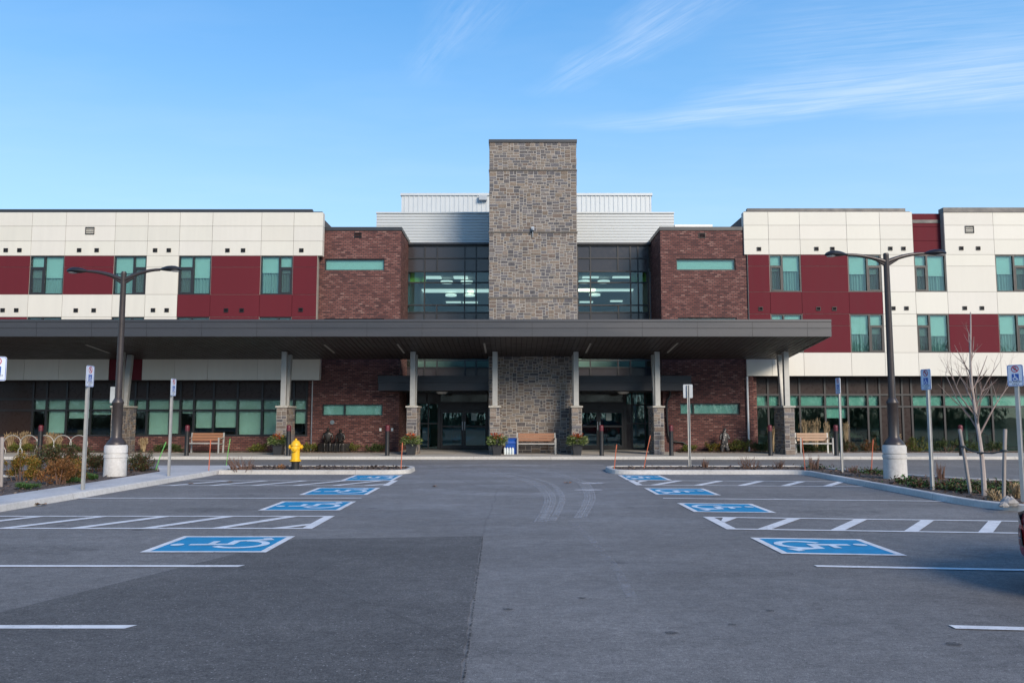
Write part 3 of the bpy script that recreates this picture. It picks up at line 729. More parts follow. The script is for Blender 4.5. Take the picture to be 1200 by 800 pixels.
brk.face([(br1,YBR,GZ-.02),(br1,YBR+9,GZ-.02),(br1,YBR+9,brt),(br1,YBR,brt)]); brk.face([(br0,YBR+9,GZ-.02),(br0,YBR,GZ-.02),(br0,YBR,brt),(br0,YBR+9,brt)])
brk.face([(br0,YBR,brt),(br1,YBR,brt),(br1,YBR+9,brt),(br0,YBR+9,brt)])
# knee wall under left storefront + brick returns
YS=YW+.75
ks0,ks1=LX0,PX(359.5,500,YS); kz=PZ(511,YS)
kn=MB(); kn.box(ks0,ks1,YS-.02,YS+.2,GZ-.02,kz); kn.build('brick_knee_wall',BRICK,BLD); kn=MB(); kn.box(ks1+.003,bl0-.003,YS-.0,YS+.3,GZ-.02,LZ[9]+.05); kn.build('brick_return',BRICK,BLD)
YSR=YR+.75
rs0=PX(886.3,500,YSR)
kn=MB(); kn.box(br1+.003,rs0-.003,YSR-.2,YSR+.2,GZ-.02,RZ[9]+.05); kn.build('brick_return',BRICK,BLD)
brk.build('brick_wall',BRICK,BLD)
cp=MB()
for (x0,x1,y,z) in ((bl0,bl1,YB,bzt),(br0,br1,YBR,brt)):
    cp.box(x0-.03,x1+.03,y-.03,y+.3,z+.003,z+.16); cp.box(x1-.27,x1+.03,y+.303,y+9,z+.003,z+.16) if x1<0 else cp.box(x0-.03,x0+.27,y+.303,y+9,z+.003,z+.16)
cp.build('bay_coping',COPING,BLD)
vent(419.5,275.6,YB,.33,.24,'louvre_grille'); vent(822.6,276.2,YBR,.30,.22,'louvre_grille')
for i,h in enumerate(hl): strip_window(h,YB,[h[0]+(h[1]-h[0])*.37] if i==2 else (),1.0)
for i,h in enumerate(hr): strip_window(h,YBR,[PX(813,480,YBR)] if i==2 else (),1.0)

# --- stone tower
tx0,tx1=PX(573.4,300,YT),PX(676,300,YT); tzt=PZ(167.3,YT)
tw=MB(); tw.box(tx0,tx1,YT,YT+4.6,GZ-.02,tzt); TW=tw.build('stone_tower',MORTAR,BLD)
st=MB(); bands=[PZ(349.5,YT),PZ(273,YT),PZ(200.3,YT)]
lev=[GZ]+bands+[tzt]
for i in range(4):
    a=lev[i]+(.05 if i else 0); b=lev[i+1]-(.0)
    ashlar(st,tx0,tx1,a,b,('y',YT),-1,.062,PAL,.023)
    ashlar(st,YT,YT+4.6,a,b,('x',tx0),-1,.11,PAL,.02); ashlar(st,YT,YT+4.6,a,b,('x',tx1),1,.11,PAL,.02)
st.build('stone_facing',STONE,TW)
lg=MB()
for b in bands: lg.box(tx0-.035,tx1+.035,YT-.04,YT+4.63,b,b+.05)
lg.build('stone_ledge',M('ledge_dark',(.14,.127,.115),.85,var=.25,scale=9),TW)
cp=MB(); cp.box(tx0-.04,tx1+.04,YT-.05,YT+4.65,tzt+.002,PZ(163.8,YT)); cp.build('tower_coping',COPING,TW)
cam=MB(); c=P(624.3,269,YT); cam.box(c.x-.06,c.x+.06,YT-.14,YT-.02,c.z-.08,c.z+.10); cam.lathe([(.02,0),(.06,.02),(.065,.06),(.035,.12),(.0,.13)],(c.x+.01,YT-.20,c.z-.10),12); cam.tube([(c.x,YT-.1,c.z-.1),(c.x,YT-.08,c.z-.34)],.02,6); cam.build('security_camera',GALVD,BLD)

# --- metal clad penthouse behind
def corr_h(name,x0,x1,y,z0,z1,pitch,dep,depthback,mat):
    mb=MB(); n=int(round((z1-z0)/pitch)); pt=(z1-z0)/n; prof=[]
    for i in range(n):
        z=z0+i*pt; prof+= [(y,z),(y,z+pt*.52),(y+dep,z+pt*.66),(y+dep,z+pt*.86)]
    prof.append((y,z1))
    for (a,b) in zip(prof[:-1],prof[1:]): mb.face([(x0,a[0],a[1]),(x1,a[0],a[1]),(x1,b[0],b[1]),(x0,b[0],b[1])])
    mb.face([(x0,y+depthback,z0),(x0,y+dep,z0),(x0,y+dep,z1),(x0,y+depthback,z1)]); mb.face([(x1,y+dep,z0),(x1,y+depthback,z0),(x1,y+depthback,z1),(x1,y+dep,z1)])
    mb.face([(x0,y+dep,z1),(x1,y+dep,z1),(x1,y+depthback,z1),(x0,y+depthback,z1)])
    mb.box(x0-.02,x1+.02,y-.03,y+.3,z1+.002,z1+.07)
    return mb.build(name,mat,BLD)
def corr_v(name,x0,x1,y,z0,z1,pitch,dep,depthback,mat):
    mb=MB(); n=int(round((x1-x0)/pitch)); pt=(x1-x0)/n; prof=[]
    for i in range(n):
        x=x0+i*pt; prof+= [(x,y+dep),(x+pt*.58,y+dep),(x+pt*.66,y),(x+pt*.90,y)]
    prof.append((x1,y+dep))
    for (a,b) in zip(prof[:-1],prof[1:]): mb.face([(a[0],a[1],z0),(b[0],b[1],z0),(b[0],b[1],z1),(a[0],a[1],z1)])
    mb.box(x0,x1,y+dep+.02,y+depthback,z0,z1)
    mb.box(x0-.05,x1+.05,y-.05,y+.4,z1+.002,z1+.13)
    return mb.build(name,mat,BLD)
YP=38.9
corr_h('ribbed_parapet',PX(441,266,YP),PX(790,266,YP),YP,PZ(284.6,YP),PZ(250.2,YP),.142,.035,9,CORR)
YP2=43.5
corr_v('ribbed_plant_room',PX(470.3,238,YP2),PX(763.5,238,YP2),YP2,PZ(255,YP2),PZ(229.3,YP2),.247,.03,6,CORR)
ex=MB(); e=P(566,231.5,YP2-.2); ex.box(e.x-.22,e.x+.22,YP2-.28,YP2-.06,e.z-.14,e.z+.12); ex.build('exhaust_hood',GALVD,BLD)
zz=MB(); a=P(791,264.3,YP+1); b=P(835,264.3,YP+1); zz.box(a.x,b.x,YP+1,YP+1.3,a.z-.4,a.z+.05); zz.build('roof_curb',WHITEM,BLD)

# --- glazed curtain walls (grid with cells: s spandrel, g glass, b opaque brown, n none)
def curtain_wall(name,Y,rows,mats,bar=.06,glass=GLASSL,spand=SPAND):
    fr=MB(); gl=MB(); sp=MB()
    for z0,z1,xs,kinds in rows:
        for i,k in enumerate(kinds):
            x0,x1=xs[i],xs[i+1]
            if k=='n': continue
            (gl if k=='g' else sp).box(x0+bar/2-.004,x1-bar/2+.004,Y+.05,Y+.058 if k=='g' else Y+.075,z0+bar/2-.004,z1-bar/2+.004)
        for x in xs: fr.box(x-bar/2,x+bar/2,Y,Y+.12,z0+bar/2,z1-bar/2)
        fr.box(xs[0]-bar/2,xs[-1]+bar/2,Y-.003,Y+.12,z0-bar/2+.001,z0+bar/2-.001)
    z1=rows[-1][1]; xs=rows[-1][2]; fr.box(xs[0]-bar/2,xs[-1]+bar/2,Y-.003,Y+.12,z1-bar/2,z1+bar/2)
    W=fr.build(name,DARKFR,BLD)
    if gl.f: gl.build('pane',glass,W)
    if sp.f: sp.build('spandrel_panel',spand,W)
    return W
def X_(l,Y,py): return [PX(p,py,Y) for p in l]
zA=[PZ(p,YG) for p in (457,440,430,419,380,374.0,366,357.5,318,302.5,288)]
# left of tower
cg0=PX(477.5,330,YG)-.03
gl_=lambda a:X_(a,YG,330)
curtain_wall('curtain_wall',YG,[(zA[4],zA[6],gl_([477,497.5,512,544.5,558,573.5]),'sssss'),(zA[6],zA[7],gl_([477,497.5,512,544.5,558,573.5]),'ggggg'),(zA[7],PZ(331,YG),gl_([477,497.5,544.5,558,573.5]),'gggg'),(PZ(331,YG),zA[8],gl_([477,497.5,544.5,558,573.5]),'gggg'),(zA[8],zA[9],gl_([477,497.5,512,544.5,558,573.5]),'sssss'),(zA[9],zA[10],gl_([477,497.5,512,544.5,558,573.5]),'sssss')],None)
gr_=[677,692,724.4,739,748,759.5]
curtain_wall('curtain_wall',YG,[(zA[4],zA[6],gl_(gr_),'sssss'),(zA[6],zA[7],gl_(gr_),'ggggg'),(zA[7],PZ(331,YG),gl_([677,692,739,748,759.5]),'gggg'),(PZ(331,YG),zA[8],gl_([677,692,739,748,759.5]),'gggg'),(zA[8],zA[9],gl_(gr_),'sssss'),(zA[9],zA[10],gl_(gr_),'sssss')],None)
# replaced transom: opaque cover strip avoided (real bar); coping above glazing
cp=MB(); cp.box(bl1+.02,tx0-.02,YG-.12,YG+.4,zA[10]+.035,PZ(284.7,YG)); cp.box(tx1+.02,br0-.02,YG-.12,YG+.4,zA[10]+.035,PZ(284.7,YG)); cp.build('glazing_coping',COPING,BLD)
# yellow-green interior fin seen through glass
fn=MB(); fn.box(PX(478.5,330,YG+.5),PX(499,330,YG+.5),YG+.5,YG+.54,PZ(331,YG+.5),PZ(319,YG+.5)); fn.box(PX(739.5,330,YG+.5),PX(757,330,YG+.5),YG+.5,YG+.54,PZ(331,YG+.5),PZ(319,YG+.5)); fn.build('interior_fin',M('fin_green',(.55,.62,.06),.6),BLD)
# 3F lobby room
LC=zA[8]+.02; LF=PZ(372,YG)-.05
rm=MB()
rx0,rx1=bl1+.05,br0-.05
rm.box(rx0,rx1,YG+.2,YG+14,LC,LC+.15); rm.box(rx0,rx1,YG+.2,YG+14,LF-.2,LF); rm.box(rx0,rx1,YG+13.8,YG+14,LF,LC)
rm.box(rx0-.12,rx0,YG+.2,YG+14,LF,LC); rm.box(rx1,rx1+.12,YG+.2,YG+14,LF,LC); rm.build('upper_lobby',M('lobby_paint',(.30,.30,.29),.7),BLD)
bw=MB(); bw.box(rx0,rx1,YG+.35,YG+.4,LC+.2,zA[10]+.1); bw.build('spandrel_backing',ROOMD,BLD)
def lob(px,py,w,d,zz,round_=False):
    p=ray(px,py); t=(zz-H)/p.z; x,y=p.x*t,p.y*t
    mb=MB()
    if round_:
        mb.lathe([(.0,0),(w*.5,.0),(w*.5,.1),(0,.1)],(x,y,zz),20)
    else: mb.box(x-w/2,x+w/2,y-d/2,y+d/2,zz,zz+.06)
    mb.build('lobby_lamp',LIGHTW,BLD)
for (px,py,w,d) in ((506.5,326,.9,.5),(540,326,.7,.5)): lob(px,py,w,d,LC-.08)
for (px,py) in ((523.5,331.7),(547,331.7)): lob(px,py,.62,.6,LC-.25,True)
lob(523,341.5,3.0,.9,LC-.08); lob(561,341.5,1.2,.8,LC-.08)
for (px,py) in ((528.5,347),(550,347)): lob(px,py,.62,.9,LC-.25,True)
for (px,py) in ((531.5,354.8),(551,355)): lob(px,py,.9,.3,LC-.08)
for (px,py,w,d) in ((728.5,325.7,.9,.25),(692,325.7,.8,.25)): lob(px,py,w,d,LC-.08)
for (px,py) in ((707.5,331.3),(685,331.3),(697,346.5)): lob(px,py,.62,.6,LC-.25,True)
lob(708,340.7,3.4,.5,LC-.08); lob(684.5,340.7,1.2,.5,LC-.08)
for (px,py) in ((723,353.5),(687,354.6)): lob(px,py,.8,.3,LC-.08)
# lower clerestory behind the canopy
zc=[PZ(p,YG) for p in (441,430.5,422,418,404)]
for (xs) in ([470,484,497.5,512,545,558,576],[670,692,724.5,739,757,766]):
    q=X_(xs,YG,430); n=len(xs)-1
    curtain_wall('clerestory',YG,[(zc[0],zc[1],q,'s'*n),(zc[1],zc[2],q,'g'*n),(zc[2],zc[3]+.02,q,'g'*n),(zc[3]+.02,zc[4],q,'g'*n)],None,glass=GLASS)
bb=MB(); bb.box(rx0,rx1,YG+1.6,YG+1.7,PZ(452,YG),LF-.2); bb.build('room_back_wall',ROOM,BLD)
fl=MB(); fl.box(rx0,rx1,YG+.2,YG+1.6,PZ(441.5,YG)-.12,PZ(441.5,YG)-.02); fl.build('room_floor',CARPET,BLD)

# --- entrance glazing
ZD=GZ+.005
zE=[ZD,PZ(479.5,YG),PZ(474,YG),PZ(458.5,YG),PZ(446,YG)]
e1=X_([466,475,484,487.5,495,501,513],YG,490)
q=curtain_wall('entrance_glazing',YG,[(ZD+.03,PZ(496,YG),X_([464,482,502,513.6],YG,490),'ggg'),(PZ(496,YG),PZ(472.5,YG),X_([464,482,502,513.6],YG,490),'ggg'),(PZ(472.5,YG),PZ(458,YG),X_([464,477,500,513.6],YG,490),'sss'),(PZ(458,YG),PZ(444,YG),X_([464,477,500,513.6],YG,490),'sss')],None,glass=DGLASS)
q2=curtain_wall('entrance_glazing',YG,[(ZD+.03,PZ(496,YG),X_([733.5,741,756,771],YG,490),'sgg'),(PZ(496,YG),PZ(474,YG),X_([733.5,741,756,771],YG,490),'sgg'),(PZ(474,YG),PZ(458,YG),X_([733.5,741,756,771],YG,490),'ggg'),(PZ(458,YG),PZ(444,YG),X_([733.5,756,771],YG,490),'ss')],None,glass=DGLASS)
def sliding(px0,px1,pm):
    x0,xm,x1=PX(px0,490,YG),PX(pm,490,YG),PX(px1,490,YG)
    hd=MB(); zt=PZ(480.5,YG); z2=PZ(472.5,YG)
    hd.box(x0,x1,YG-.06,YG+.2,zt,z2); hd.box(x0,x0+.09,YG-.05,YG+.18,ZD,zt); hd.box(x1-.09,x1,YG-.05,YG+.18,ZD,zt)
    hd.box(x0,x1,YG-.02,YG+.2,z2+.001,PZ(444,YG)); 
    W=hd.build('door_surround',DARKFR,BLD)
    tr=MB(); tr.box(x0+.1,x1-.1,YG-.035,YG-.024,PZ(472,YG)+.05,PZ(458,YG)-.05); tr.build('transom_pane',M('dark_transom',(.02,.02,.022),.04,var=.02,spec=.8),W)
    sn=MB(); sn.box(xm-.12,xm+.12,YG-.1,YG-.062,z2-.2,z2-.08); sn.build('door_sensor',BLACKM,W)
    for a,b in ((x0+.1,xm-.005),(xm+.005,x1-.1)):
        d=MB(); t=.10; yy0,yy1=YG-.03,YG+.03
        d.box(a,a+t,yy0,yy1,ZD+.02,zt-.01); d.box(b-t,b,yy0,yy1,ZD+.02,zt-.01); d.box(a+t,b-t,yy0,yy1,zt-.13,zt-.01); d.box(a+t,b-t,yy0,yy1,ZD+.02,ZD+.2)
        d.box(a+t,b-t,yy0-.004,yy1,ZD+1.04,ZD+1.12)
        DD=d.build('sliding_door',DARKFR,BLD)
        g=MB(); g.box(a+t,b-t,YG-.004,YG+.004,ZD+.2,zt-.13); g.build('pane',DGLASS,DD)
        hnd=MB(); hx=b-t/2 if a<xm-.1 and b<xm else a+t/2; hnd.box(hx-.02,hx+.02,YG-.07,YG-.035,ZD+.9,ZD+1.3); hnd.build('handle',GALVD,DD)
        if b>xm+.1:
            nt_=MB(); nt_.box(a+.35,a+.6,YG-.012,YG-.006,ZD+1.35,ZD+1.7); nt_.build('notice',M('notice_paper',(.42,.5,.46),.6),DD)
sliding(513.8,573.6,543.5); sliding(677,733.3,701.5)
# vestibule interior
vi=MB(); VY=YG+5
vi.box(rx0,rx1,VY,VY+.1,ZD,PZ(446,YG)); vi.box(rx0,rx1,YG+.2,VY,PZ(447,YG)-.1,PZ(447,YG)); vi.box(rx0-.1,rx0,YG+.2,VY,ZD,PZ(447,YG)-.1); vi.box(rx1,rx1+.1,YG+.2,VY,ZD,PZ(447,YG)-.1)
vi.build('vestibule_wall',M('vestibule_paint',(.42,.43,.42),.7),BLD)
vf=MB(); vf.box(rx0,rx1,YG+.15,VY,ZD-.05,ZD+.01); vf.build('vestibule_floor',CARPET,BLD)
vi=MB()
for px in (482,505,530,556,690,712,748,760):
    x=PX(px,490,VY-.3); w=R.uniform(.3,.9); zz0=ZD+R.choice((.02,.02,1.0)); vi.box(x,x+w,VY-.25,VY-.02,zz0,zz0+R.uniform(.8,2.0))
vi.build('vestibule_fitting',M('fitting',(.32,.22,.14),.5,var=.4,scale=2),BLD)
# entrance fascia (small canopies over the doors)
for x0,x1 in ((443.3,574.5),(674.5,810)):
    Yc=YT+.25; a,b=PX(x0,450,Yc),PX(x1,450,Yc); zt,zb=PZ(440,Yc),PZ(457.6,Yc)
    if x0<500: b=tx0-.02
    else: a=tx1+.02
    f=MB(); f.box(a,b,Yc,Yc+.05,zb,zt-.3); f.box(a-.015,b,Yc-.02,Yc+.05,zt-.297,zt); 
    f.box(a,a+.05,Yc+.053,YG-.13,zb,zt) ; f.box(b-.05,b,Yc+.053,YG-.13,zb,zt); f.box(a+.053,b-.053,Yc+.053,YG-.13,zt-.06,zt-.01); f.box(a+.053,b-.053,Yc+.053,YG-.13,zb,zb+.04)
    E=f.build('entrance_fascia',FASCIA2,BLD,bevel=.006)
    dm=MB(); px_=518 if x0<500 else 730.5; q=P(px_,459.6,Yc+1.6); dm.lathe([(.0,-.1),(.16,-.09),(.24,-.05),(.26,0)],(q.x,Yc+1.6,zb-.003),18); dm.build('ceiling_dome',DOME,E)
# wall fixtures on the brick
def plate(name,px,py,w,h,mat,Y=YB,d=.05):
    p=P(px,py,Y); mb=MB(); mb.box(p.x-w/2,p.x+w/2,Y-d,Y-.003,p.z-h/2,p.z+h/2); return mb.build(name,mat,BLD,bevel=.008)
plate('door_button',445.9,503.2,.09,.13,WHITEM); plate('door_button',459.7,503.2,.09,.13,WHITEM)
p=P(389.3,494.6,YB); mb=MB(); mb.lathe([(.0,-.03),(.09,-.03),(.1,-.01),(.1,-.003)],(p.x,YB,p.z),18,'y'); mb.build('round_plaque',M('plaque_steel',(.20,.25,.28),.4,.4),BLD)
def pipe(name,pts,r,mat):
    mb=MB(); mb.tube(pts,r,10); return mb.build(name,mat,BLD,smooth=True)
a=P(366.8,446,YS-.1); b=P(366.3,530,YS-.1); pipe('downspout',[(a.x,YS-.09,GZ+.02),(a.x,YS-.09,LZ[9]+.0)],.045,WHITEM)
a=P(875.5,443,YBR-.08); pipe('downspout',[(a.x,YBR-.08,GZ+.02),(a.x,YBR-.08,PZ(441,YBR-.1))],.045,WHITEM)
a=[P(*q,YBR-.09) for q in ((785.5,458),(784.8,464),(782.3,468.5),(781.2,474),(781.5,490),(783,510),(785,516.5),(792,517.5),(800,518),(804,520.5),(805,526))]
pipe('drain_pipe',a,.045,BLACKM)

# --- ground floor storefronts
def storefront(name,Y,px_list,ref,pys,solid,blinds,base_z,glass=None):
    xs=X_(px_list,Y,480); z=[PZ(p,Y,ref) for p in pys]  # head, spandrel bottom, transom, sill...
    rows=[]; n=len(xs)-1
    k=['b' if solid(px_list[i],px_list[i+1]) else 'g' for i in range(n)]
    kk=''.join('s' if q=='b' else 'g' for q in k)
    rows.append((z[3],z[2],xs,kk)); rows.append((z[2],z[1],xs,kk)); rows.append((z[1],z[0],xs,'s'*n))
    W=curtain_wall(name,Y,rows,None,bar=.085,glass=glass,spand=SPANB)
    for i in range(n):
        if k[i]=='b': continue
        b=MB(); b.box(xs[i]+.05,xs[i+1]-.05,Y+.16,Y+.166,z[2]+.02,z[1]-.02); b.build('blind',BLIND,W)
        f=blinds((px_list[i]+px_list[i+1])/2)
        if f>0: b=MB(); zz=z[2]-(z[2]-z[3])*f; b.box(xs[i]+.06,xs[i+1]-.06,Y+.17,Y+.176,zz,z[2]-.02); b.box(xs[i]+.06,xs[i+1]-.06,Y+.163,Y+.19,zz-.03,zz); b.build('blind',BLIND,W)
    return W,xs,z
lst=[-300,-262,-224,-186,-148,-110,-72,-36,-6,38,54,77.5,106,132,158,172,199,211,227,250,278,307,331,344,359.5]
storefront('storefront',YS,lst,190,(445.6,467.5,480.5,510),lambda a,b:b<=38.5 and a>-300 ,lambda p: 0 if p<54 else .88 if p<77 else .30 if p<106 else .15 if p<132 else .0 if p<172 else .95 if p<199 else .9 if p<211 else .1 if p<227 else .68 if p<250 else .66 if p<278 else .96 if p<307 else .93 if p<331 else .6 if p<344 else .5,kz,glass=GLASSG)
def blindsR(): pass
rst=[886.3,900.6,914,937.7,967.4,994,1017.4,1031.7,1058,1069,1107,1145,1163,1207,1245,1283,1321,1360,1400,1440]
storefront('storefront',YSR,rst,1000,(441,462.4,476.3,529),lambda a,b:1031<=a<1068,lambda p: .24 if 967<p<994 else (.3 if p>1245 and int(p)%3==0 else 0),GZ,glass=GLASSD)
rr=MB(); 
for x0,x1,y in ((LX0,bl0-.05,YS),(br1+.05,RX1,YSR)):
    rr.box(x0,x1,y+5.5,y+5.6,GZ,3.6); rr.box(x0,x0+.1,y+.2,y+5.5,GZ,3.6); rr.box(x1-.1,x1,y+.2,y+5.5,GZ,3.6)
    for k in range(14): 
        x=x0+(x1-x0)*(k+R.random())/14; rr.box(x,x+.1,y+3.0,y+5.5,GZ,3.4) if k%3==0 else None
rr.build('ground_floor_partition',ROOM,BLD)
rf=MB()
for x0,x1,y in ((LX0,bl0-.05,YS),(br1+.05,RX1,YSR)): rf.box(x0,x1,y+.2,y+5.5,GZ+.001,GZ+.02)
rf.build('ground_floor_carpet',CARPET,BLD)
fu=MB()
for x0,x1,y,n in ((LX0+14,bl0-.5,YS,14),(br1+.5,RX1-8,YSR,12)):
    for k in range(n):
        x=R.uniform(x0,x1); w=R.uniform(.4,1.5); yy=y+R.uniform(.6,3.5); hh=R.uniform(.7,1.2)
        fu.box(x,x+w,yy,yy+.5,GZ+.6,GZ+.65); fu.box(x+.05,x+.12,yy+.05,yy+.4,GZ+.02,GZ+.6); fu.box(x+w-.12,x+w-.05,yy+.05,yy+.4,GZ+.02,GZ+.6); fu.box(x+.1,x+w-.1,yy+.4,yy+.46,GZ+.65,GZ+hh)
fu.build('office_furniture',M('furniture',(.20,.12,.07),.5,var=.4,scale=2),BLD)
# soffit of overhang
so=MB(); so.box(LX0,LX1-.02,YW+.03,YS+.4,LZ[9]-.0,LZ[9]+.018); so.box(RX0+.02,RX1,YR+.03,YSR+.4,RZ[9],RZ[9]+.018); so.build('overhang_soffit',SOFF,BLD)

# ------------------------------------------------------------------ entrance canopy
CAN=empty('entrance_canopy',(0,0,0),'long dark metal drop-off canopy on stone piers crossing the front of the building','canopy')
YF=30.3; SL=.097
zF=1.65+(HOR-394.6)/F_PX*YF   # approx, refined by P below
zF=PZ(394.3,YF,900); zTop=PZ(374.2,YF,900); 
def zs(y): return zF-SL*(y-YF)
cx0,cx1=-31.0,PX(974.3,384,YF)
fz=MB()
zm=zF+(zTop-zF)*.48
for (a,b,dy) in ((zF,zm-.004,0),(zm+.004,zTop-.10,-.012),(zTop-.097,zTop,-.035)):
    fz.box(cx0,cx1-.0-dy*-.0,YF+dy,YF+.06,a,b)
x=cx1-.95
fz.build('fascia',FASCIA,CAN,bevel=.006)
fj=MB(); x=cx1-.9
while x>cx0: fj.box(x-.009,x+.009,YF-.004,YF+.02,zF+.01,zm-.01); fj.box(x-.009,x+.009,YF-.0155,YF+.02,zm+.01,zTop-.11); x-=2.07
fj.build('fascia_joint',M('joint_dark',(.02,.02,.024),.5),CAN)
YE=YW-.02
gb=MB(); zb=zs(YE)
gb.add([(cx1,YF+.063,zF),(cx1,YE,zb),(cx1,YE,zb+.62),(cx1,YF+.063,zTop-.003),(cx1-.06,YF+.063,zF),(cx1-.06,YE,zb),(cx1-.06,YE,zb+.62),(cx1-.06,YF+.063,zTop-.003)],[(0,1,2,3),(7,6,5,4),(0,4,5,1),(3,2,6,7),(1,5,6,2)])
gb.build('gable_fascia',FASCIA,CAN)
# soffit boards, interrupted where the tower passes through
bd=MB(); x=cx0+.02; w=.205
while x<cx1-.08:
    xb=min(x+w-.022,cx1-.065); ye=YE if (xb<tx0-.06 or x>tx1+.06) else YT-.06
    t=.02
    bd.add([(x,YF+.065,zF+.015),(xb,YF+.065,zF+.015),(xb,ye,zs(ye)+.015),(x,ye,zs(ye)+.015),(x,YF+.065,zF+.035),(xb,YF+.065,zF+.035),(xb,ye,zs(ye)+.035),(x,ye,zs(ye)+.035)],[(3,2,1,0),(4,5,6,7),(0,1,5,4),(1,2,6,5),(2,3,7,6),(3,0,4,7)])
    x+=w
bd.build('soffit',SOFF,CAN)
rp=MB()
for (a,b,ye) in ((cx0,tx0-.06,YE),(tx0-.06,tx1+.06,YT-.06),(tx1+.06,cx1-.065,YE)):
    rp.add([(a,YF+.065,zF+.04),(b,YF+.065,zF+.04),(b,ye,zs(ye)+.04),(a,ye,zs(ye)+.04),(a,YF+.065,zTop-.06),(b,YF+.065,zTop-.06),(b,ye,zs(ye)+.55),(a,ye,zs(ye)+.55)],[(3,2,1,0),(4,5,6,7),(2,3,7,6),(3,0,4,7),(1,2,6,5)])
rp.build('roof_deck',SOFFG,CAN)
for (a,b) in (((466.2,403.2),(473.2,413.8)),((567.7,402.2),(569.3,413.6)),((692.5,402.5),(686.2,413.3)),((794.2,402),(782,413.3)),((380,404),(392,413.5)),((100,404),(128,413.5))):
    # intersect with soffit plane
    q=[]
    for (px,py) in (a,b):
        d=ray(px,py); t=(zF+SL*YF-H)/(d.z+SL*d.y); q.append(Vector((d.x*t,d.y*t,H+d.z*t)))
    xm=(q[0].x+q[1].x)/2; ya,yb=q[0].y,q[1].y; mb=MB()
    mb.add([(xm-.035,ya,zs(ya)-.004),(xm+.035,ya,zs(ya)-.004),(xm+.035,yb,zs(yb)-.004),(xm-.035,yb,zs(yb)-.004),(xm-.035,ya,zs(ya)+.012),(xm+.035,ya,zs(ya)+.012),(xm+.035,yb,zs(yb)+.012),(xm-.035,yb,zs(yb)+.012)],[(3,2,1,0),(0,1,5,4),(1,2,6,5),(2,3,7,6),(3,0,4,7)])
    mb.build('soffit_light',M('lens_grey',(.40,.38,.34),.4),CAN)
# piers and posts
YPf=33.25; PD=1.3; PW=.40
CAPC=concretemat('pier_cap',(.40,.38,.34))
pz=PZ(477.5,YPf)
for px in (141.5-430,141.5-215,135.5,329.3,482.3,579.8,676,772.4,925.6):
    xc=PX(px,505,YPf) if px>0 else PX(px,505,YPf)
    pr=MB(); pr.box(xc-PW/2,xc+PW/2,YPf,YPf+PD,GZ-.01,pz); PR=pr.build('pier',MORTAR,CAN)
    s=MB(); 
    ashlar(s,xc-PW/2,xc+PW/2,GZ,pz,('y',YPf),-1,.066,PAL,.018); ashlar(s,YPf,YPf+PD,GZ,pz,('x',xc-PW/2),-1,.07,PAL,.018); ashlar(s,YPf,YPf+PD,GZ,pz,('x',xc+PW/2),1,.07,PAL,.018)
    s.build('stone_facing',STONE,PR)
    c=MB(); c.box(xc-PW/2-.055,xc+PW/2+.055,YPf-.055,YPf+PD+.055,pz+.002,pz+.075); c.build('pier_cap',CAPC,PR,bevel=.012)
    for (yb_,yt_) in ((YPf+.26,YPf+.26),(YPf+.72,YPf+1.0)):
        po=MB(); h=.105; z0=pz+.08; z1=zs(yt_)+.0
        po.add([(xc-h,yb_-h,z0),(xc+h,yb_-h,z0),(xc+h,yb_+h,z0),(xc-h,yb_+h,z0),(xc-h,yt_-h,z1),(xc+h,yt_-h,z1),(xc+h,yt_+h,z1-.02),(xc-h,yt_+h,z1-.02)],[(0,1,5,4),(1,2,6,5),(2,3,7,6),(3,0,4,7),(4,5,6,7)])
        po.box(xc-h-.05,xc+h+.05,yb_-h-.05,yb_+h+.05,pz+.076,pz+.09)
        po.build('steel_post',GALV,CAN,bevel=.012)
bx=MB(); q=P(132.3,462.5,YPf-.1); bx.box(q.x-.10,q.x+.10,YPf-.14,YPf-.02,q.z-.33,q.z+.33); bx.build('meter_box',M('box_grey',(.46,.50,.53),.45),CAN,bevel=.012)
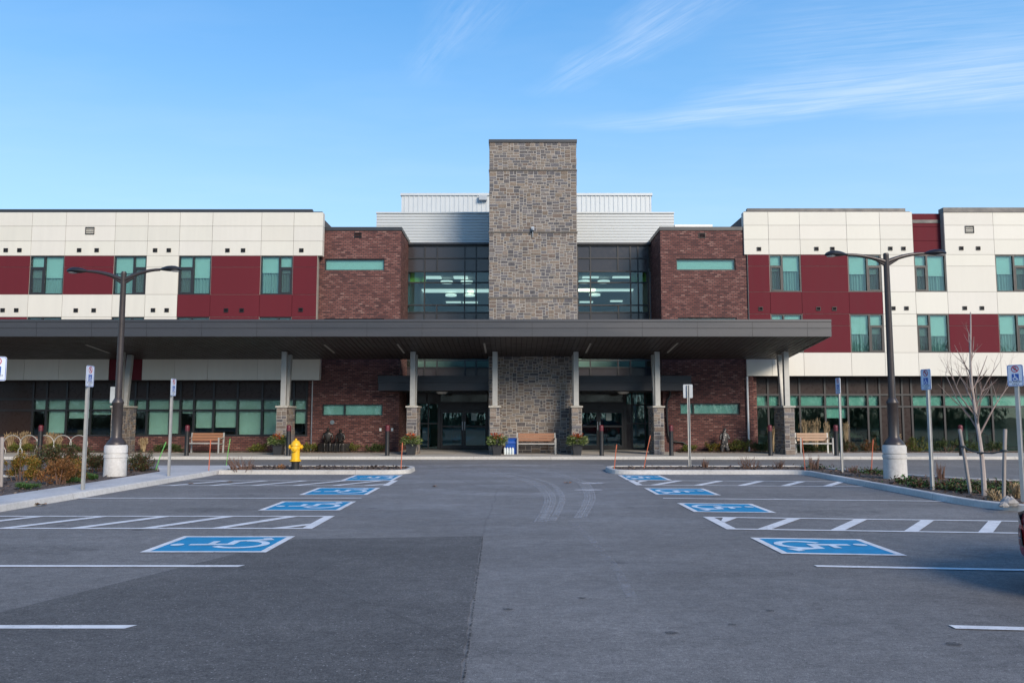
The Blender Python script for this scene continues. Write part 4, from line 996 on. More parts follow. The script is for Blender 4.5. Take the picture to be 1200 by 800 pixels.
# ------------------------------------------------------------------ lamps
def street_lamp(px,py,pytop,zb,label,headl,headr,pxt):
    q=G(px,py,zb); s=q.y/F_PX
    o=empty('street_lamp',(q.x,q.y,zb),label,'street lamp','twin headed street lamps')
    def hz(p): return PZ(p,q.y,px)-zb
    z1=hz(521); 
    b=MB(); b.lathe([(.285,-.12),(.275,z1-.34),(.275,z1-.34),(.29,z1-.33),(.29,z1-.25),(.262,z1-.24),(.262,z1-.22),(.285,z1-.21),(.285,z1-.05),(.262,z1)],(0,0,0),28); b.build('concrete_footing',PEDC,o,smooth=True)
    f=MB(); zt=hz(470); f.lathe([(.25,z1+.002),(.25,z1+.03),(.21,z1+.10),(.15,z1+.16),(.13,z1+.22),(.13,zt-.08),(.145,zt-.06),(.145,zt-.02),(.09,zt+.08)],(0,0,0),24); f.build('pole_base',BROWNP,o,smooth=True)
    p=MB(); zz=hz(pytop); p.lathe([(.088,zt+.05),(.070,zz),(.072,zz+.01),(.06,zz+.05),(.0,zz+.055)],(0,0,0),18); p.build('pole',BROWNP,o,smooth=True)
    for side,hx,hy in ((-1,*headl),(1,*headr)):
        hxm=(hx-pxt)*s; zh=hz(hy); x0=side*.03; xe=hxm-side*.24
        a=MB(); pts=[]
        for k in range(9):
            t=k/8; pts.append((x0+(xe-x0)*t,0,zz-.17+(zh-zz+.17)*math.sin(t*PI/2)**.9))
        a.tube(pts,[.058-.022*k/8 for k in range(9)],10); 
        a.tube([(x0,0,zz-.26),(x0+(xe-x0)*.28,0,zz-.10)],[.04,.03],8)
        a.build('arm',BROWNP,o,smooth=True)
        h=MB(); n=12; prof=[]
        L=.60; 
        for k in range(13):
            u=k/12; wv=.17*math.sin(PI*min(u*1.0,1))**.6*(.65+.5*u) ; wv=max(wv,.035 if k==0 else .012)
            prof.append((u,wv))
        v=[];fs=[]
        for (u,wv) in prof:
            x=side*(u*L)
            for j in range(n):
                an=2*PI*j/n; up=math.sin(an); v.append((x+xe-side*.03,wv*math.cos(an),zh+ (.12 if up>0 else .045)*up*(wv/.17)))
        for i in range(12):
            for j in range(n):
                j2=(j+1)%n; fs.append((i*n+j,i*n+j2,(i+1)*n+j2,(i+1)*n+j) if side<0 else (i*n+j,(i+1)*n+j,(i+1)*n+j2,i*n+j2))
        fs.append(tuple(range(n))); fs.append(tuple(range(12*n,13*n)))
        h.add(v,fs); hd=h.build('lamp_head',BLACKM,o,smooth=True)
        l=MB(); l.lathe([(.0,-.02),(.10,-.015),(.115,0),(0,.0)],(xe+side*.40,0,zh-.032),16); l.build('lens',M('lamp_lens',(.5,.5,.5),.3),hd,smooth=True)
street_lamp(134.5,557.5,320.5,.10,'twin headed lamp post in the left planting bed beside the sidewalk',(89,318),(196,316),142.6)
street_lamp(1049.5,560.5,299,.09,'twin headed lamp post in the right planting bed near the sapling',(980,298.5),(1095,297),1038)

# ------------------------------------------------------------------ permit signs
def text_mesh(txt,size):
    cu=bpy.data.curves.new('t','FONT'); cu.body=txt; cu.size=size; cu.align_x='CENTER'; cu.align_y='CENTER'
    ob=bpy.data.objects.new('t',cu); COL.objects.link(ob); dg=bpy.context.evaluated_depsgraph_get(); dg.update()
    me=bpy.data.meshes.new_from_object(ob.evaluated_get(dg)); bpy.data.objects.remove(ob); return me
TX1=text_mesh('BY PERMIT',.045); TX2=text_mesh('ONLY',.045); TXP=text_mesh('P',.10)
def flat(mb,pts,y): mb.face([(p[0],y,p[1]) for p in pts])
def rrect(w,h,r,n=5):
    out=[]
    for cx,cz,a0 in ((w/2-r,h/2-r,0),(-w/2+r,h/2-r,90),(-w/2+r,-h/2+r,180),(w/2-r,-h/2+r,270)):
        for k in range(n+1):
            a=math.radians(a0+90*k/n); out.append((cx+r*math.cos(a),cz+r*math.sin(a)))
    return out
def post_mesh(hgt):
    mb=MB(); a=.03
    mb.box(-a,a,0,.006,-.1,hgt); mb.box(-a,-a+.006,.0065,.05,-.1,hgt); mb.box(a-.006,a,.0065,.05,-.1,hgt)
    mb.box(-a-.012,-a-.0005,.045,.052,-.1,hgt); mb.box(a+.0005,a+.012,.045,.052,-.1,hgt)
    return mb
def permit_sign(x,y,zb,hgt,rz,label,pw=.30,ph=.45,lean=(0,0)):
    o=empty('permit_parking_sign',(x,y,zb),label,'parking sign','accessible permit parking signs on posts',rz)
    o.rotation_euler=(lean[0],lean[1],rz)
    post_mesh(hgt).build('post',GALV,o)
    zc=hgt-ph/2+.02
    pl_=MB(); q=rrect(pw,ph,.035); n=len(q)
    pl_.add([(p[0],-.012,p[1]+zc) for p in q]+[(p[0],-.004,p[1]+zc) for p in q],[tuple(range(n)),tuple(reversed(range(n,2*n)))]+[(i,n+i,n+(i+1)%n,(i+1)%n) for i in range(n)])
    S=pl_.build('panel',SIGNW,o)
    bo=MB(); q1=rrect(pw-.016,ph-.016,.03); q2=rrect(pw-.034,ph-.034,.022)
    for i in range(n): j=(i+1)%n; bo.face([(q1[i][0],-.0135,q1[i][1]+zc),(q1[j][0],-.0135,q1[j][1]+zc),(q2[j][0],-.0135,q2[j][1]+zc),(q2[i][0],-.0135,q2[i][1]+zc)])
    bo.build('border_line',SIGNB,S)
    sq=MB(); b=pw*.22; cz=zc-.035; flat(sq,[(-b,cz-b*1.1),(b,cz-b*1.1),(b,cz+b*1.1),(-b,cz+b*1.1)],-.0135); sq.build('wheelchair_field',SIGNB,S)
    fg=MB(); 
    def T(u,v): return (-b+2*b*u, cz-b+2*b*v)
    def rib(pts,w,yy):
        t=MB(); t.ribbon([T(*p) for p in pts],w,0)
        for f in t.f: fg.face([(t.v[i][0],yy,t.v[i][1]) for i in f])
    rib([(.44+.27*math.cos(math.radians(a)),.30+.25*math.sin(math.radians(a))) for a in range(125,372,19)],.014,-.0148)
    rib([(.40,.80),(.43,.42),(.70,.42),(.82,.12),(.92,.15)],.014,-.0151); rib([(.42,.62),(.66,.62)],.012,-.0154)
    c=T(.39,.92); fg.face([(c[0]+.012*math.cos(2*PI*k/10),-.0154,c[1]+.012*math.sin(2*PI*k/10)) for k in range(10)]); fg.build('wheelchair_figure',SIGNW,S)
    ring=MB(); cz2=zc+ph*.30; r0,r1=pw*.235,pw*.185
    for k in range(28):
        a,b_=2*PI*k/28,2*PI*(k+1)/28; ring.face([(r0*math.cos(a),-.0148,cz2+r0*math.sin(a)),(r0*math.cos(b_),-.0148,cz2+r0*math.sin(b_)),(r1*math.cos(b_),-.0148,cz2+r1*math.sin(b_)),(r1*math.cos(a),-.0148,cz2+r1*math.sin(a))])
    k=r1*.72; d=.008; ring.face([(-k-d,-.0152,cz2+k-d),(-k+d,-.0152,cz2+k+d),(k+d,-.0152,cz2-k+d),(k-d,-.0152,cz2-k-d)]); ring.build('prohibition_ring',SIGNR,S)
    for me,zz_ in ((TXP,cz2),(TX1,zc-ph*.30),(TX2,zc-ph*.40)):
        if not me.materials: me.materials.append(INK)
        t=bpy.data.objects.new('lettering',me); COL.objects.link(t); t.parent=S; t.location=(0,-.0141,zz_); t.rotation_euler=(PI/2,0,0)
    return o
def sign_at(px,py,zb,pytop,rz,label,**k):
    q=G(px,py,zb); return permit_sign(q.x,q.y,zb,PZ(pytop,q.y,px)-zb,rz,label,**k)
# panel face looks along local -Y; left row faces +X (rz=90 deg), right row faces -X (rz=-90 deg)
sign_at(98.7,573.5,.118,429.5,math.radians(88),'permit parking sign on the left sidewalk in front of the lamp post bed')
sign_at(199,557.3,.118,444.5,math.radians(89),'permit parking sign at the far end of the left sidewalk before the left bench')
q=G(-2,599,.1); permit_sign(PX(-4,430,14.0),14.0,.118,2.55,math.radians(50),'permit parking sign cut off by the left edge of the photo',ph=.42,lean=(0,0))
sign_at(986,553,.09,443.5,math.radians(-88),'permit parking sign between the right pier bench and the right lamp post')
sign_at(1091.5,573.5,.09,433.5,math.radians(-76),'permit parking sign between the right lamp post and the staked sapling')
qx=G(1198.5,588,.09); permit_sign(qx.x,qx.y,.09,PZ(428.5,qx.y,1190)-.09,math.radians(-50),'permit parking sign at the right edge, beyond the parked red car',pw=.27,ph=.40)
qq=G(808,546,.10); so1=permit_sign(qq.x,qq.y,.10,PZ(451,qq.y,808)-.10,math.radians(180),'parking sign seen from its blank grey back on the right island',pw=.30,ph=.43)
for ch in so1.children:
    if ch.name.startswith('panel'): ch.data.materials[0]=GALVD

# ------------------------------------------------------------------ bollards
def bollard(px,py,pyt,label,first=[None]):
    q=G(px,py,SZ)
    if first[0] is None:
        o=empty('bollard',(q.x,q.y,SZ),None,'bollard','black bollards along the entrance kerb')
        b=MB(); b.lathe([(.11,-.02),(.11,.0),(.092,.012),(.088,.03),(.088,.99)],(0,0,0),20); b.lathe([(.088,1.095),(.088,1.15),(.075,1.18),(.04,1.2),(0,1.205)],(0,0,0),20); b.build('shaft',BLACKM,o,smooth=True)
        r=MB(); r.lathe([(.086,.97),(.0895,.972),(.0895,1.095),(.086,1.097)],(0,0,0),20); r.build('reflective_band',REDBAND,o,smooth=True)
        t=MB(); t.lathe([(.0895,1.10),(.0895,1.16),(.075,1.19),(.04,1.21),(0,1.215)],(0,0,0),20); t.build('cap',REDBAND,o,smooth=True)
        first[0]=o
    else:
        o=copy_tree(first[0]); o.location=(q.x,q.y,SZ)
    o['label']=label; return o
for px,t,l in ((46.3,504,'black bollard among the hoop bike racks at far left'),(218.5,502.5,'black bollard at the left end of the left bench'),(337.7,502.5,'black bollard behind the yellow fire hydrant'),
  (453.7,502,'black bollard left of the left door planter, by the two white door buttons'),(705,501,'black bollard in front of the right sliding doors'),(786.8,502,'black bollard just right of the pier at the right end of the doors'),
  (903,503,'black bollard just left of the rightmost stone pier'),(980.3,503,'black bollard at the right end of the right bench'),(1127,503,'black bollard behind the staked sapling')):
    bollard(px,533.5,t,l)

# ------------------------------------------------------------------ benches
def bench(x,y,w,label,wood,arms=True):
    o=empty('bench',(x,y,SZ),label,'bench','wooden slat benches along the entrance walk')
    for i in range(4):
        s_=MB(); yy=-.20+i*.115; s_.box(-w/2+.03,w/2-.03,yy,yy+.095,.415,.45); s_.build('seat_slat',wood,o,bevel=.006)
    for i in range(3):
        s_=MB(); z=.52+i*.115; y0=.27+i*.022
        s_.add([(-w/2+.03,y0,z),(w/2-.03,y0,z),(w/2-.03,y0+.03,z),(-w/2+.03,y0+.03,z),(-w/2+.03,y0+.018,z+.10),(w/2-.03,y0+.018,z+.10),(w/2-.03,y0+.048,z+.10),(-w/2+.03,y0+.048,z+.10)],[(3,2,1,0),(4,5,6,7),(0,1,5,4),(1,2,6,5),(2,3,7,6),(3,0,4,7)])
        s_.build('back_slat',wood,o,bevel=.006)
    for sx in (-1,1):
        xx=sx*(w/2-.0)
        l=MB(); l.box(xx-.03,xx+.03,-.26,-.21,0,.62); l.build('front_leg',GALV,o,bevel=.006)
        l=MB(); l.add([(xx-.03,.30,0),(xx+.03,.30,0),(xx+.03,.36,0),(xx-.03,.36,0),(xx-.03,.355,.86),(xx+.03,.355,.86),(xx+.03,.395,.86),(xx-.03,.395,.86)],[(3,2,1,0),(4,5,6,7),(0,1,5,4),(1,2,6,5),(2,3,7,6),(3,0,4,7)]); l.build('rear_leg',GALV,o)
        a=MB(); a.box(xx-.032,xx+.032,-.27,.33,.622,.655); a.build('armrest',GALV,o,bevel=.008)
        b=MB(); b.box(xx-.02,xx+.02,-.207,.298,.375,.41); b.build('seat_rail',GALV,o)
    r=MB(); r.box(-w/2+.03,w/2-.03,-.235,-.205,.40,.45); r.build('front_rail',GALV,o)
    return o
YBn=33.9
a,b=PX(606.5,520,YBn),PX(650.8,520,YBn); bench((a+b)/2,YBn,b-a,'reddish wooden bench centred in front of the stone tower',WOOD)
YBl=34.6; a,b=PX(221,520,YBl),PX(258.5,520,YBl); bench((a+b)/2,YBl,b-a,'reddish brown bench in front of the left glazed storefront',WOOD)
YBl=34.3; a,b=PX(936,520,YBl),PX(973.5,520,YBl); bench((a+b)/2,YBl,b-a,'pale wooden bench right of the rightmost stone pier',WOODP)

# ------------------------------------------------------------------ foliage helpers
def leaf(mb,p,d,l,w,col):
    d=d.normalized(); s=d.cross(Vector((R.uniform(-.4,.4),R.uniform(-.4,.4),1)))
    if s.length<1e-3: s=Vector((1,0,0))
    s.normalize(); nrm=s.cross(d); m=p+d*l*.5+nrm*l*.08; e=p+d*l-nrm*l*.12
    mb.add([p,m+s*w*.5,e,m-s*w*.5],[(0,1,2),(0,2,3)],col)
def shrub(px,py,zb,wpx,hpx,pal,label,cat='shrub',group=None,leafs=900,stems=16,lsz=.05,up=.8,name='shrub',q=None,stemmat=None,dep=.8):
    q=q or G(px,py,zb); s=q.y/F_PX; W,Hh=wpx*s,hpx*s
    o=empty(name,(q.x,q.y,zb),label,cat,group)
    st=MB(); lf=MB()
    lumps=[(R.uniform(-.40,.40)*W,R.uniform(-.36,.36)*W*dep,R.uniform(.12,.74)*Hh,R.uniform(.15,.28)) for _ in range(15)]
    tips=[]
    for k in range(stems):
        c=R.choice(lumps); t=Vector((c[0]+R.uniform(-.2,.2)*W,(c[1]+R.uniform(-.2,.2)*W*dep),min(c[2]+R.uniform(0,.55)*Hh,Hh*1.12)))
        b=Vector((t.x*.55+R.uniform(-.1,.1)*W,t.y*.55+R.uniform(-.1,.1)*W,-.03)); mid=b.lerp(t,.5)+Vector((R.uniform(-.06,.06)*W,R.uniform(-.06,.06)*W,.08*Hh))
        st.tube([b,mid,t],[.010,.007,.003],5,cap=False); tips.append((b,mid,t))
    for k in range(int(leafs*1.5)):
        if R.random()<.28:
            b,m,t=R.choice(tips); u=R.uniform(.45,1.02); p=m.lerp(t,u)+Vector((R.gauss(0,.03),R.gauss(0,.03),R.gauss(0,.03)))
        else:
            c=R.choice(lumps); d=Vector((R.gauss(0,1),R.gauss(0,1),R.gauss(0,1))).normalized()*(R.random()**.5)
            p=Vector((c[0]+d.x*c[3]*W,c[1]+d.y*c[3]*W,max(.02,c[2]+d.z*c[3]*min(W,Hh*1.3)*.9)))
        if p.z>Hh*1.1: p.z=Hh*R.uniform(.5,1)
        dd=Vector((p.x/W*1.2+R.gauss(0,.5),p.y/W*1.2+R.gauss(0,.5),up+R.gauss(0,.5)))
        c=R.choice(pal); tt=R.uniform(.65,1.3); leaf(lf,p,dd,lsz*R.uniform(.6,1.4),lsz*.5*R.uniform(.6,1.3),(c[0]*tt,c[1]*tt,c[2]*tt))
    st.build('stems',stemmat or DEADTW,o); 
    if leafs: lf.build('leaves',LEAF,o)
    return o
GR=[(.045,.075,.022),(.06,.09,.03),(.035,.055,.02),(.08,.10,.03),(.05,.06,.025)]
GRR=[(.05,.065,.025),(.06,.075,.03),(.10,.06,.03),(.04,.05,.02),(.12,.05,.03)]
YO=[(.20,.14,.02),(.24,.15,.03),(.12,.11,.02),(.26,.12,.03),(.09,.10,.02)]
OR=[(.20,.085,.03),(.16,.075,.03),(.24,.12,.04),(.12,.07,.03)]
YG_=[(.13,.14,.025),(.10,.12,.03),(.16,.15,.03),(.07,.09,.025)]
TAN=[(.34,.25,.14),(.28,.20,.11),(.40,.31,.19)]
gb_='shrubs in the left planting bed'
shrub(29,563,.10,34,30,YO,'rounded shrub turning yellow and orange at the left of the left bed',group=gb_,leafs=2200,lsz=.055)
shrub(57,555,.10,44,34,GRR,'widest dark green shrub with reddish tips behind the orange shrub',group=gb_,leafs=2600,lsz=.06)
shrub(93,555,.10,40,32,GRR,'dark green shrub behind the nearest permit sign post on the left',group=gb_,leafs=2400,lsz=.06)
shrub(118,552,.10,22,19,GRR,'small dark shrub just left of the left lamp post footing',group=gb_,leafs=1000,lsz=.06)
shrub(158,552,.10,33,23,GRR,'low green shrub just right of the left lamp post footing',group=gb_,leafs=1500,lsz=.06)
shrub(66,567,.10,36,29,OR,'orange leaved shrub low in front of the dark green shrubs',group=gb_,leafs=1600,lsz=.055,up=1.3)
shrub(88,564,.10,28,24,YO+OR,'yellow orange grassy shrub beside the nearest left permit sign post',group=gb_,leafs=1200,lsz=.05,up=1.5)
GC=[(.04,.10,.03),(.05,.12,.035),(.03,.07,.02),(.07,.11,.03)]
for (px,py,w,h,l) in ((30,572.5,30,6,'low strip of green ground cover by the sidewalk at far left'),(84,565.5,24,5,'low green ground cover left of the nearest left sign post'),(107,562,14,6,'tuft of bright green ground cover right of the nearest left sign post')):
    shrub(px,py,.10,w,h,GC,l,'ground cover',leafs=500,stems=6,lsz=.05,name='ground_cover_plant')
shrub(286,550.8,.10,40,15,[(.16,.07,.05),(.12,.06,.05)],'bare twiggy shrub on the left island near the orange marker',leafs=120,stems=60,lsz=.03,name='bare_shrub')
shrub(328,549.5,.10,10,5,[(.3,.16,.08),(.25,.12,.05)],'small clump of brown dead leaves left of the hydrant',leafs=60,stems=6,lsz=.06,name='dead_plant')
# bare stems on the right island and bed
for (px,py,w,h,l) in ((880,548.5,34,13,'sprawling leafless shrub on the right island near its right end'),(912,548,16,9,'low leafless shrub on the right island left of an orange marker'),(826,547,10,9,'tiny leafless twig plant right of the blank backed sign'),(954,549,14,16,'thin leafless shrub right of the orange marker near the right bench'),(1101,561,16,20,'leafless reddish shrub just right of the sign before the sapling'),(1000,553,14,8,'low leafless shrub near the kerb before the right lamp post')):
    shrub(px,py,.10,w,h,[(.16,.07,.05),(.2,.1,.06)],l,leafs=40,stems=34,lsz=.03,name='bare_shrub',group='leafless shrubs in the right beds')
gl=[(966,548.5,22),(1004,550.5,26),(1026,555,22),(1064,566,20),(1078,570.5,16),(1112,573,24),(1138,576,26),(1160,577,24),(1184,578,24),(1128,569.5,26),(1170,571.5,26),(1196,573,22),(985,548,16),(1210,579,24)]
gnd=MB()
for (px,py,w) in gl:
    q=G(px,py,.09); s=q.y/F_PX
    for k in range(int(w*16)):
        p=Vector((q.x+R.gauss(0,.42)*w*s,q.y+R.gauss(0,.28)*w*s*1.6,.09+abs(R.gauss(0,.05))))
        if not in_right(p.x,p.y): continue
        c=R.choice(GC+GRR); t=R.uniform(.6,1.3); leaf(gnd,p,Vector((R.gauss(0,.8),R.gauss(0,.8),.7)),R.uniform(.05,.11),R.uniform(.03,.06),(c[0]*t,c[1]*t,c[2]*t))
tag(gnd.build('ground_cover',LEAF),None,None,None,'stuff')
lit=MB()
for (fn,x0,x1,y0,y1,n) in ((in_left,-24,-9.9,8,24,700),(in_right,RXL,20,13.5,25.8,1100)):
    for k in range(n):
        x,y=R.uniform(x0,x1),R.uniform(y0,y1)
        if not fn(x,y): continue
        c=R.choice(OR+[(.2,.12,.07),(.14,.09,.06),(.25,.17,.1)]); leaf(lit,Vector((x,y,.125+R.uniform(0,.02))),Vector((R.gauss(0,1),R.gauss(0,1),.15)),R.uniform(.05,.10),R.uniform(.03,.06),c)
tag(lit.build('leaf_litter',LEAF),None,None,None,'stuff')
def grass_clump(px,py,zb,wpx,hpx,pal,label,n=140,q=None,group=None):
    q=q or G(px,py,zb); s=q.y/F_PX; W,Hh=wpx*s,hpx*s
    mb=MB()
    for k in range(n):
        a=R.uniform(0,2*PI); r=R.random()**.6*W*.16; b=Vector((math.cos(a)*r,math.sin(a)*r,0)); hh=Hh*R.uniform(.55,1.05); lean=R.uniform(.05,.45)*W
        e=Vector((b.x+math.cos(a)*lean,b.y+math.sin(a)*lean,hh)); m=b.lerp(e,.55)+Vector((0,0,hh*.12)); wv=R.uniform(.006,.013)
        t=Vector((-math.sin(a),math.cos(a),0))*wv if R.random()<.5 else Vector((wv,0,0)); c=R.choice(pal); f=R.uniform(.7,1.25); c=(c[0]*f,c[1]*f,c[2]*f)
        mb.add([b-t,b+t,m+t*.8,m-t*.8,e],[(0,1,2,3),(3,2,4)],c)
        if hh>Hh*.85:
            for j in range(5): leaf(mb,e+Vector((0,0,-.05*j)),Vector((R.gauss(0,.4),R.gauss(0,.4),1)),.09,.03,R.choice(TAN))
    o=mb.build('ornamental_grass',LEAF); o.location=(q.x,q.y,zb); return tag(o,label,'grass clump',group)
def wall_pt(px,Y): return Vector((PX(px,525,Y),Y,SZ))
# planting strips by the walls
for nm,a,b,y0,y1 in (('planting_strip',-40,PX(371,525,35.4),35.15,36.2),('planting_strip',PX(371,525,35.2)+.02,PX(452,525,35.2),35.0,35.98),('planting_strip',PX(797,525,35.2),PX(883,525,35.2),35.0,35.98),('planting_strip',PX(884,525,35.2),RX1,35.1,36.4)):
    m_=MB(); m_.box(a,b,y0,y1,SZ-.02,SZ+.03,skip=('b',)); struct(m_.build(nm,MULCH))
names=[(358,22,9,YG_,'low yellow green shrub at the left end of the left brick wall'),(374,18,8,YG_,'low shrub just left of the bronze sculpture'),(410,26,9,YG_,'yellow green shrub just right of the bronze sculpture'),(440,22,9,GR,'green shrub by the white door buttons on the left brick wall'),
 (807,18,8,YG_,'low shrub under the drain pipe on the right brick wall'),(836,18,10,YG_+YO,'yellowish shrub just left of the slender dark sculpture'),(866,26,13,YG_,'fuller yellow green shrub just right of the slender dark sculpture'),(893,22,10,GR,'green shrub at the corner right of the white downspout'),
 (1076,26,15,YG_,'yellow green shrub behind the permit sign right of the lamp post'),(1106,26,14,GR,'green shrub on the storefront strip left of the sapling trunk'),(1137,30,14,GR,'green shrub on the storefront strip right behind the sapling trunk'),(1165,24,12,GR,'green shrub on the storefront strip right of the sapling stakes'),
 (945,20,10,GR,'green shrub behind the left half of the right bench'),(966,18,9,GR,'green shrub behind the right half of the right bench'),(996,16,12,GRR,'reddish green shrub left of the right lamp post'),(1018,18,16,OR+GRR,'rust coloured shrub by the orange marker before the right storefront'),(1056,16,14,OR+GRR,'rust coloured thin shrub just right of the right lamp post'),
 (20,20,9,YG_,'yellow green shrub behind the first hoop bike rack'),(36,16,9,YG_,'yellow green shrub behind the second hoop bike rack'),(62,24,10,YG_,'yellow green shrub behind the third hoop bike rack'),(85,20,9,GR,'green shrub behind the last hoop bike rack'),(190,20,9,GR,'low green shrub on the strip left of the left bench'),(205,16,9,GR,'low green shrub on the strip by the left end of the left bench'),(300,22,8,YG_,'low shrub on the strip left of the first door side planter')]
for px,w,h,pal,l in names:
    Y=35.35 if px<370 or px>884 else 35.6
    shrub(0,0,SZ+.02,w,h,pal,l,group='shrubs along the foot of the building',leafs=600,stems=9,lsz=.075,q=wall_pt(px,Y),dep=.5)
for px,w,h,l in ((12,14,24,'tall tan grass clump at the left end behind the bike racks'),(28,14,26,'tall tan grass clump behind the second bike hoop'),(58,12,24,'tall tan grass clump right of the bike rack bollard'),(68,10,22,'tan grass clump behind the fourth bike hoop'),(168,9,18,'sparse tan grass clump right of the left lamp post'),
  (905,10,30,'tan grass clump right of the bollard at the rightmost pier'),(944,12,38,'tallest tan grass clump behind the left half of the right bench'),(956,12,40,'tan feathery grass clump behind the middle of the right bench'),(968,11,36,'tan grass clump behind the right end of the right bench'),(992,8,36,'thin tan grass clump right of the sign by the right bench'),(1051,9,22,'thin tan grass clump right of the right lamp post')):
    grass_clump(0,0,0,w,h,TAN,l,n=70,q=wall_pt(px,35.55)+Vector((0,0,.02)),group='ornamental grasses along the building')
grass_clump(1192,583,.09,16,13,TAN,'dry tan grass tuft at the foot of the sign at the right edge',n=110)
grass_clump(1166,586,.09,14,8,TAN,'dry flattened grass tuft between the sapling and the right stake',n=70)

# ------------------------------------------------------------------ planters
def planter(px,Y,label,seed):
    x=PX(px,525,Y); o=empty('planter',(x,Y,SZ),label,'planter','black planters with seasonal arrangements')
    b=MB(); v=[];n=4
    for (h,z) in ((.155,0),(.20,.40),(.225,.405),(.225,.45),(.195,.45),(.19,.40)):
        v+=[(-h,-h,z),(h,-h,z),(h,h,z),(-h,h,z)]
    f=[]
    for i in range(5):
        for k in range(4): f.append((i*4+k,i*4+(k+1)%4,(i+1)*4+(k+1)%4,(i+1)*4+k))
    f.append((3,2,1,0)); f.append((20,21,22,23)); b.add(v,f); b.build('pot',POT,o,bevel=.012)
    g=MB(); rd=MB(); tw=MB()
    for k in range(520):
        a=R.uniform(0,2*PI); r=R.random()**.6*.50; z=.50+R.uniform(-.12,.30)*(1-r*.7)
        c=R.choice([(.10,.17,.03),(.16,.22,.05),(.06,.10,.03),(.22,.27,.10),(.30,.33,.18)]); leaf(g,Vector((math.cos(a)*r*.75,math.sin(a)*r*.75,z)),Vector((math.cos(a),math.sin(a),R.uniform(-.4,1.0))),R.uniform(.08,.17),R.uniform(.04,.07),c)
    for k in range(70):
        a=R.uniform(0,2*PI); r=R.uniform(0,.2); c=R.choice([(.42,.03,.02),(.5,.10,.02),(.35,.05,.04),(.6,.22,.05)]); leaf(rd,Vector((math.cos(a)*r,math.sin(a)*r-.1,.62+R.uniform(0,.22))),Vector((math.cos(a),math.sin(a),R.uniform(0,1.2))),R.uniform(.08,.14),.07,c)
    for k in range(14):
        a=R.uniform(0,2*PI); tw.tube([(0,0,.45),(math.cos(a)*.12,math.sin(a)*.12,.8),(math.cos(a)*.22,math.sin(a)*.2,R.uniform(.85,1.02))],[.008,.006,.003],5)
    g.build('greenery',LEAF,o); rd.build('red_flowers',LEAF,o); tw.build('twigs',BARK,o)
planter(481.8,33.0,'flower planter in front of the pier left of the left doors, beside an orange marker',1); planter(582.7,32.95,'flower planter beside the blue bin at the left of the tower bench',2); planter(676.3,32.95,'flower planter at the right of the tower bench before the right doors',3); planter(326.3,32.95,'flower planter left of the yellow hydrant before a stone pier',4)

# blue bin and bottles
x0,x1,Yb=PX(592.5,525,34.0),PX(606,525,34.0),34.05
b=MB(); w=x1-x0; o=empty('storage_bin',((x0+x1)/2,Yb,SZ),'bright blue plastic bin left of the tower bench','bin')
n=8; prof=[(-.28,0),(.28,0),(.30,.44)]+[( .30*math.cos(PI*k/n),.44+.22*math.sin(PI*k/n)) for k in range(1,n)]+[(-.30,.44)]
m=len(prof); b.add([(-w/2,p[0],p[1]) for p in prof]+[(w/2,p[0],p[1]) for p in prof],[tuple(reversed(range(m))),tuple(range(m,2*m))]+[(i,(i+1)%m,m+(i+1)%m,m+i) for i in range(m)]); b.build('body',BLUEP,o,bevel=.02)
b=MB(); b.box(-w/2-.02,w/2+.02,-.325,-.295,.42,.46); b.build('lid_rim',BLUEP,o)
for k in range(4):
    xx=PX(591.6+3.1*k,530,33.5); mb=MB(); mb.lathe([(.045,0),(.05,.01),(.05,.18),(.045,.2),(.05,.22),(.048,.24),(.022,.27),(.022,.285)],(0,0,0),12)
    o=empty('water_jug',(xx,33.5,SZ),'%s of the four pale jugs standing before the blue bin'%('leftmost','second from the left','third from the left','rightmost')[k],'jug','pale jugs in front of the blue bin')
    mb.build('bottle',M('jug_pale',(.62,.70,.74),.3),o,smooth=True); mb=MB(); mb.lathe([(.024,.286),(.024,.31),(0,.312)],(0,0,0),10); mb.build('cap',SIGNB,o)

# ------------------------------------------------------------------ hydrant
q=G(346,550,.10); o=empty('fire_hydrant',(q.x,q.y,.10),'yellow fire hydrant with black foot on the left mulched island','fire hydrant')
s=q.y/F_PX*1.0; k=(PZ(513,q.y,346)-.10)/.95
b=MB(); b.lathe([(.115*k,-.05),(.115*k,.22*k),(.135*k,.225*k),(.135*k,.25*k)],(0,0,0),20); b.build('foot',HBLK,o,smooth=True)
b=MB(); b.lathe([(.17*k,.252*k),(.17*k,.29*k),(.13*k,.30*k),(.125*k,.60*k),(.145*k,.61*k),(.145*k,.64*k),(.135*k,.65*k),(.13*k,.72*k)],(0,0,0),24); b.build('barrel',YEL,o,smooth=True)
b=MB(); b.lathe([(.155*k,.722*k),(.155*k,.75*k),(.135*k,.79*k),(.11*k,.84*k),(.06*k,.88*k),(.03*k,.89*k),(.03*k,.935*k),(0,.94*k)],(0,0,0),24); b.build('bonnet',YEL,o,smooth=True)
for sx in (-1,1):
    b=MB(); b.lathe([(.055*k,.09*k*sx),(.055*k,.15*k*sx),(.07*k,.16*k*sx),(.07*k,.19*k*sx),(.05*k,.205*k*sx),(.018*k,.21*k*sx),(.018*k,.23*k*sx),(0,.232*k*sx)],(0,0,.68*k),16,'x'); b.build('hose_nozzle',YEL,o,smooth=True)
b=MB(); b.lathe([(.07*k,-.10*k),(.07*k,-.15*k),(.088*k,-.16*k),(.088*k,-.19*k),(.05*k,-.205*k),(.02*k,-.21*k),(.02*k,-.235*k),(0,-.236*k)],(0,0,.63*k),18,'y'); b.build('pumper_nozzle',YEL,o,smooth=True)
b=MB()
for j in range(8):
    a=2*PI*j/8; b.lathe([(.014*k,.285*k),(.014*k,.305*k),(0,.306*k)],(.15*k*math.cos(a),.15*k*math.sin(a),0),6)
